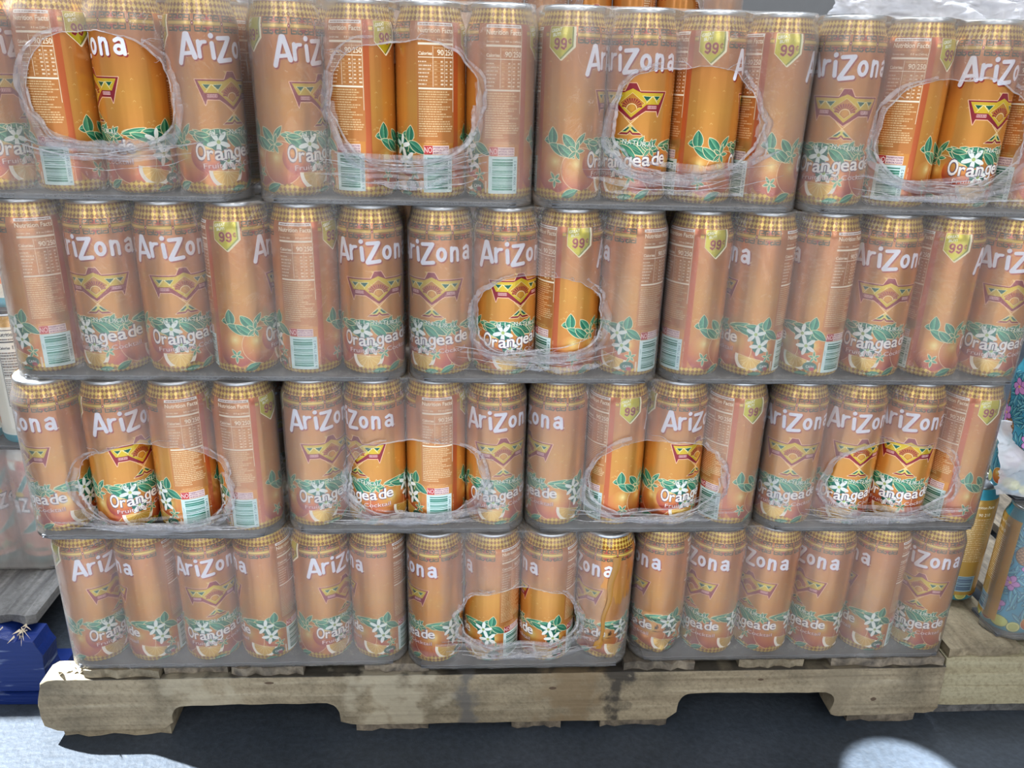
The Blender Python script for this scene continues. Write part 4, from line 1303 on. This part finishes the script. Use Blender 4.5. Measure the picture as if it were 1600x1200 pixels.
def plank(name, x0, x1, y0, y1, z0, z1, mat, parent, seed, jag=.002):
    r = random.Random(seed); bm = bmesh.new(); n = 9
    fr = [(x0 + (x1 - x0) * k / n, y0 + r.uniform(-jag, jag)) for k in range(n + 1)]
    bot = [bm.verts.new((x, y, z0)) for x, y in fr]; top = [bm.verts.new((x, y + r.uniform(-jag, jag) * .5, z1 - r.uniform(0, .0012))) for x, y in fr]
    bb = [bm.verts.new((x, y1, z0)) for x, y in fr]; bt = [bm.verts.new((x, y1, z1)) for x, y in fr]
    for k in range(n):
        bm.faces.new((bot[k], bot[k + 1], top[k + 1], top[k])); bm.faces.new((top[k], top[k + 1], bt[k + 1], bt[k]))
        bm.faces.new((bb[k + 1], bb[k], bt[k], bt[k + 1])); bm.faces.new((bot[k + 1], bot[k], bb[k], bb[k + 1]))
    bm.faces.new((bot[0], top[0], bt[0], bb[0])); bm.faces.new((bot[n], bb[n], bt[n], top[n]))
    return mobj(name, bm_mesh(name, bm, mat), parent)


for k, (x0, x1, y0, m_) in enumerate(((-.566, -.469, -.004, M_WOOD_E), (-.465, -.384, .004, M_WOOD_D), (-.379, -.285, -.002, M_WOOD_D), (-.206, -.121, .001, M_WOOD_D),
                                      (-.020, .060, .006, M_WOOD_D), (.140, .236, -.003, M_WOOD_D), (.299, .388, -.001, M_WOOD_E), (.427, .585, -.002, M_WOOD_D))):
    plank('deck_board', x0, x1, y0, .96, zt + .0004, .1148, m_, pal, 20 + k, .003)
for k, (x0, x1) in enumerate(((-.609, -.469), (-.221, -.123), (-.008, .060), (.115, .209), (.469, .567))):
    plank('bottom_board', x0, x1, .004, .96, .0008, .0174, M_WOOD_D if k else M_WOOD, pal, 40 + k, .003)
# splintered corner and knot holes
for k in range(6):
    bm = bmesh.new(); r = random.Random(60 + k)
    x = -.600 + k * .006; pts = [Vector((x, r.uniform(-.002, .015), zt + .001))]
    d = Vector((r.uniform(-1, 1), r.uniform(-.6, .6), .35)).normalized()
    a = bm.verts.new(pts[0]); b_ = bm.verts.new(pts[0] + Vector((.004, .002, .002))); c = bm.verts.new(pts[0] + Vector((.001, .005, .001))); e = bm.verts.new(pts[0] + d * r.uniform(.012, .024))
    for f in ((a, b_, c), (a, b_, e), (b_, c, e), (c, a, e)): bm.faces.new(f)
    mobj('splinter', bm_mesh('splinter', bm, M_WOOD), pal)


def disc(name, x, z, r, mat, parent, y=-.0066, sq=.8):
    V = [(x, y, z)]; F = []
    for k in range(14): V.append((x + r * math.cos(k * PI / 7) * (1 + .15 * math.sin(k * 2.1)), y + .0004, z + r * sq * math.sin(k * PI / 7)))
    for k in range(14): F.append((0, 1 + k, 1 + (k + 1) % 14))
    return mobj(name, mesh_from(name, V, F, mat), parent)


M_KNOT = simple('wood_knot', (.10, .065, .04), .8)
disc('knot', .495, .048, .004, M_KNOT, pal); disc('knot', .045, .076, .005, M_KNOT, pal, sq=.5)
disc('knot', -.33, .092, .006, M_KNOT, pal, sq=.35); disc('knot', .33, .085, .004, M_KNOT, pal, sq=.5)

# right neighbour pallet
rp = empty('wooden_pallet', (0, 0, 0)); tag(rp, 'clean pale pine pallet under the blue cans on the right', 'pallet')
mobj('stringer', extrude_poly('stringer', [(.601, .020), (.600, .100), (.612, .102), (1.5, .102), (1.5, .0185), (.606, .0185)], .012, .049, M_WOOD_N, 5, .0004), rp)
plank('bottom_board', .603, 1.5, .018, .11, .0008, .0174, M_WOOD_G, rp, 71, .002)
for k in range(5):
    x0 = .606 + k * .135 - (.0 if k else .004)
    plank('deck_board', x0, x0 + .105, .014, .95, .1026, .1166, M_WOOD_D if k else M_WOOD_E, rp, 80 + k, .003)
mobj('stringer', extrude_poly('stringer', [(.601, .020), (.600, .100), (1.5, .102), (1.5, .0185)], .5, .537, M_WOOD_N, 6, .0004), rp)

# left neighbour pallet, painted blue
bp_ = empty('wooden_pallet', (0, 0, 0)); tag(bp_, 'broken-edged pallet with blue painted side, left of the load', 'pallet')
bl = [(-1.6, .116), (-.735, .1163), (-.716, .1145), (-.700, .108), (-.690, .102), (-.680, .106), (-.664, .104), (-.655, .080), (-.658, .050), (-.652, .020), (-1.6, .020)]
mobj('stringer', extrude_poly('stringer', bl, .068, .108, M_BLUE, 9, .0012), bp_)
plank('bottom_board', -1.6, -.66, .064, .16, .0008, .0188, M_BLUE, bp_, 90, .002)
mobj('stringer', extrude_poly('stringer', [(-1.6, .112), (-.66, .112), (-.655, .020), (-1.6, .020)], .45, .49, M_BLUE, 10, .001), bp_)
for k in range(7):
    x1 = -.668 - k * .118
    plank('deck_board', x1 - .110, x1, .072 + (.022 if k == 0 else 0), .95, .1165, .1300, M_WOOD_G, bp_, 100 + k, .007)
for k in range(34):
    r = random.Random(200 + k); bm = bmesh.new()
    p0 = Vector((-.700 - r.uniform(0, .075) * (k % 3) + .02, r.uniform(.070, .088), r.uniform(.108, .122)))
    L = r.uniform(.006, .022); w = r.uniform(.0006, .002)
    d = Vector((r.uniform(-.5, .5), r.uniform(-1, .2), r.uniform(-.5, .2))).normalized()
    q = [p0, p0 + Vector((0, w, w)), p0 + Vector((w, 0, -w)), p0 + d * L]
    vs = [bm.verts.new(v) for v in q]
    for f in ((0, 1, 2), (0, 1, 3), (1, 2, 3), (2, 0, 3)): bm.faces.new([vs[i] for i in f])
    mobj('splinter', bm_mesh('splinter', bm, M_SPLINT), bp_)

# ------------------------------------------------------------------ left neighbour load
def proto_can(me):
    r = make_can(me)
    return r


PC = {}
for key, mat in (('cream', M_CREAM), ('teal', M_TEAL), ('floral', M_FLORAL)):
    me = lathe(body_profile(), 72, H, mat, key + '_can_body')
    PC[key] = make_can(me)
USED = {k: False for k in PC}


def side_can(key, x, y, z, face, label, group):
    c = PC[key] if not USED[key] else copy_tree(PC[key])
    USED[key] = True
    c.location = (x, y, z); c.rotation_euler = (0, 0, toward_camera(x, y) - math.radians(face))
    return tag(c, label, 'can', group)


LX = (-.857, -.784, -.711)
LY = .205
for k, x in enumerate(LX):
    w = ('at the frame edge', 'beside the picture edge', 'next to the orange load')[k]
    side_can('teal', x, LY + R, .1352, (30, 70, 130)[k], 'pink and teal can in lowest left layer, ' + w, 'cans of the left neighbouring load')
    side_can('cream', x + .006, LY + R, .3352, (150, 260, 66)[k], 'cream can with black nutrition print in middle left layer, ' + w, 'cans of the left neighbouring load')
    side_can('cream', x + .012, LY + R, .5352, (150, 60, 160)[k], 'cream can with orange picture in upper left layer, ' + w, 'cans of the left neighbouring load')
for j, (zz, wd_) in enumerate(((.1352, 'lowest'), (.3352, 'middle'), (.5352, 'upper'))):
    cx = [x + .006 * j for x in LX]
    film_case(cx, zz, LY, 'hazy film sleeve round the ' + wd_ + ' left neighbouring case', None, (.34, .08, .14)[j], depth=.074, seed=70 + j, group='film sleeves of the left load')
    pd = mobj('corrugated_pad', pad_mesh(.204, .074, 300 + j), None, (cx[1], LY, zz))
    tag(pd, 'grey pad under the ' + wd_ + ' case of the left load', 'cardboard pad', 'pads of the left load')

# ------------------------------------------------------------------ right neighbour load
side_can('floral', .712, .030 + R, .1222, 130, 'blue floral can standing foremost on the right pallet', 'blue floral cans of the right load')
side_can('floral', .670, .108 + R, .1222, 28, 'gold panelled can half hidden between both loads', 'blue floral cans of the right load')
side_can('floral', .787, .028 + R, .1222, 200, 'blue floral can on the right pallet, outside the picture edge', 'blue floral cans of the right load')
for k, (x, fc) in enumerate(((.700, 220), (.775, 300))):
    side_can('floral', x, .10, .3225, fc, 'teal pineapple can in the torn film on the right, ' + ('inner' if k == 0 else 'outer') + ' one', 'blue floral cans of the right load')
    side_can('floral', x + .03, .11, .5225, fc + 40, 'blue can under film high on the right load, ' + ('inner' if k == 0 else 'outer') + ' one', 'blue floral cans of the right load')


def drape(name, label, x0, x1, y, z0, z1, amp, hazev, seed, back=.05, nx=90, nz=60, group=None, top=0.0):
    """a slack crumpled sheet of film standing in front of something"""
    u = np.linspace(0, 1, nx); v = np.linspace(0, 1, nz)
    U, Vv = np.meshgrid(u, v, indexing='ij')
    X = x0 + (x1 - x0) * U; Z = z0 + (z1 - z0) * Vv
    f = vnoise(U * 7 + Vv * 3, Vv * 4 + seed, seed) + .6 * np.abs(vnoise(U * 15 - Vv * 6, Vv * 9, seed + 1)) + .35 * np.abs(vnoise(U * 34, Vv * 20 + U * 9, seed + 2))
    Y = y - amp * f + back * Vv ** 2 * top + back * 4 * (U - .5) ** 2 * .2
    Z = Z + amp * .5 * vnoise(U * 9, Vv * 5, seed + 5) * (Vv > .02) * (Vv < .99)
    X = X + amp * .4 * vnoise(U * 6, Vv * 9, seed + 6)
    P = np.stack([X, Y, Z], -1).reshape(-1, 3)
    i = np.arange(nx * nz).reshape(nx, nz)
    F = np.stack([i[:-1, :-1], i[1:, :-1], i[1:, 1:], i[:-1, 1:]], -1).reshape(-1, 4)
    c = P.mean(0); c[2] = P[:, 2].min()
    me = mesh_from(name, P - c, F, M_FOLD); set_haze(me, np.clip(hazev * (1 + .35 * f.reshape(-1)), .05, .9))
    return tag(mobj(name, me, None, tuple(c)), label, 'plastic film', group)


film_case([.712, .787], .1222, .030, 'shiny film round the foremost blue floral cans on the right', None, .16, depth=.074, seed=91, group='film sleeves of the right load')
drape('crumpled_film', 'bunched white film skirt under the pineapple cans on the right', .640, .86, .050, .335, .425, .010, .50, 5, top=1.0)
drape('crumpled_film', 'loose bluish film hanging high on the right load', .655, .86, .060, .500, .72, .010, .45, 8, top=1.0)
pd = mobj('corrugated_pad', pad_mesh(.135, .062, 400), None, (.750, .036, .1222)); tag(pd, 'grey pad under the blue floral cans on the right', 'cardboard pad')
pd = mobj('corrugated_pad', pad_mesh(.14, .07, 401), None, (.750, .068, .3222)); tag(pd, 'grey pad between the blue floral cans and pineapple cans', 'cardboard pad')
pd = mobj('corrugated_pad', pad_mesh(.17, .10, 402), None, (.780, .062, .5222)); tag(pd, 'grey pad above the pineapple cans on the right', 'cardboard pad')

bm = bmesh.new(); box_bm(bm, -1.55, -.905, .21, .95, .1305, .74, .004)  # unseen block added to keep lamp light off the blue pallet's deck
tag(mobj('hidden_block', bm_mesh('hidden_block', bm, M_KRAFT)), 'unseen brown block added beyond the left load to shade its pallet', 'carton')

# ------------------------------------------------------------------ what stands behind, seen above the top layer
bm = bmesh.new(); box_bm(bm, -.40, .62, .58, .98, .1152, .8300, .004)
ct = mobj('hidden_block', bm_mesh('hidden_block', bm, M_KRAFT)); tag(ct, 'tall brown carton hidden behind the load under the rear cans', 'carton')
for k in range(9):
    x = -.24 + k * .0745
    place_can(x, .58 + R + .01, .8352, (120, 210, 60, 100, 90, 350, 120, 90, 110)[k],
              'can in the rear row above the top layer, ' + (ORD[k] + ' from left' if k else 'leftmost'), 'orange drink cans of the rear row')
film_case([-.24 + k * .0745 for k in range(9)], .8352, .59, 'torn film over the rear row of cans above the top layer', (.215, .10, .10, .06, 4.4), .30, depth=.074, seed=55)
drape('crumpled_film', 'light blue crumpled film heap lying on the far right case of the top layer', .325, .598, .085, .9150, .985, .012, .80, 3, top=1.2, nx=130)
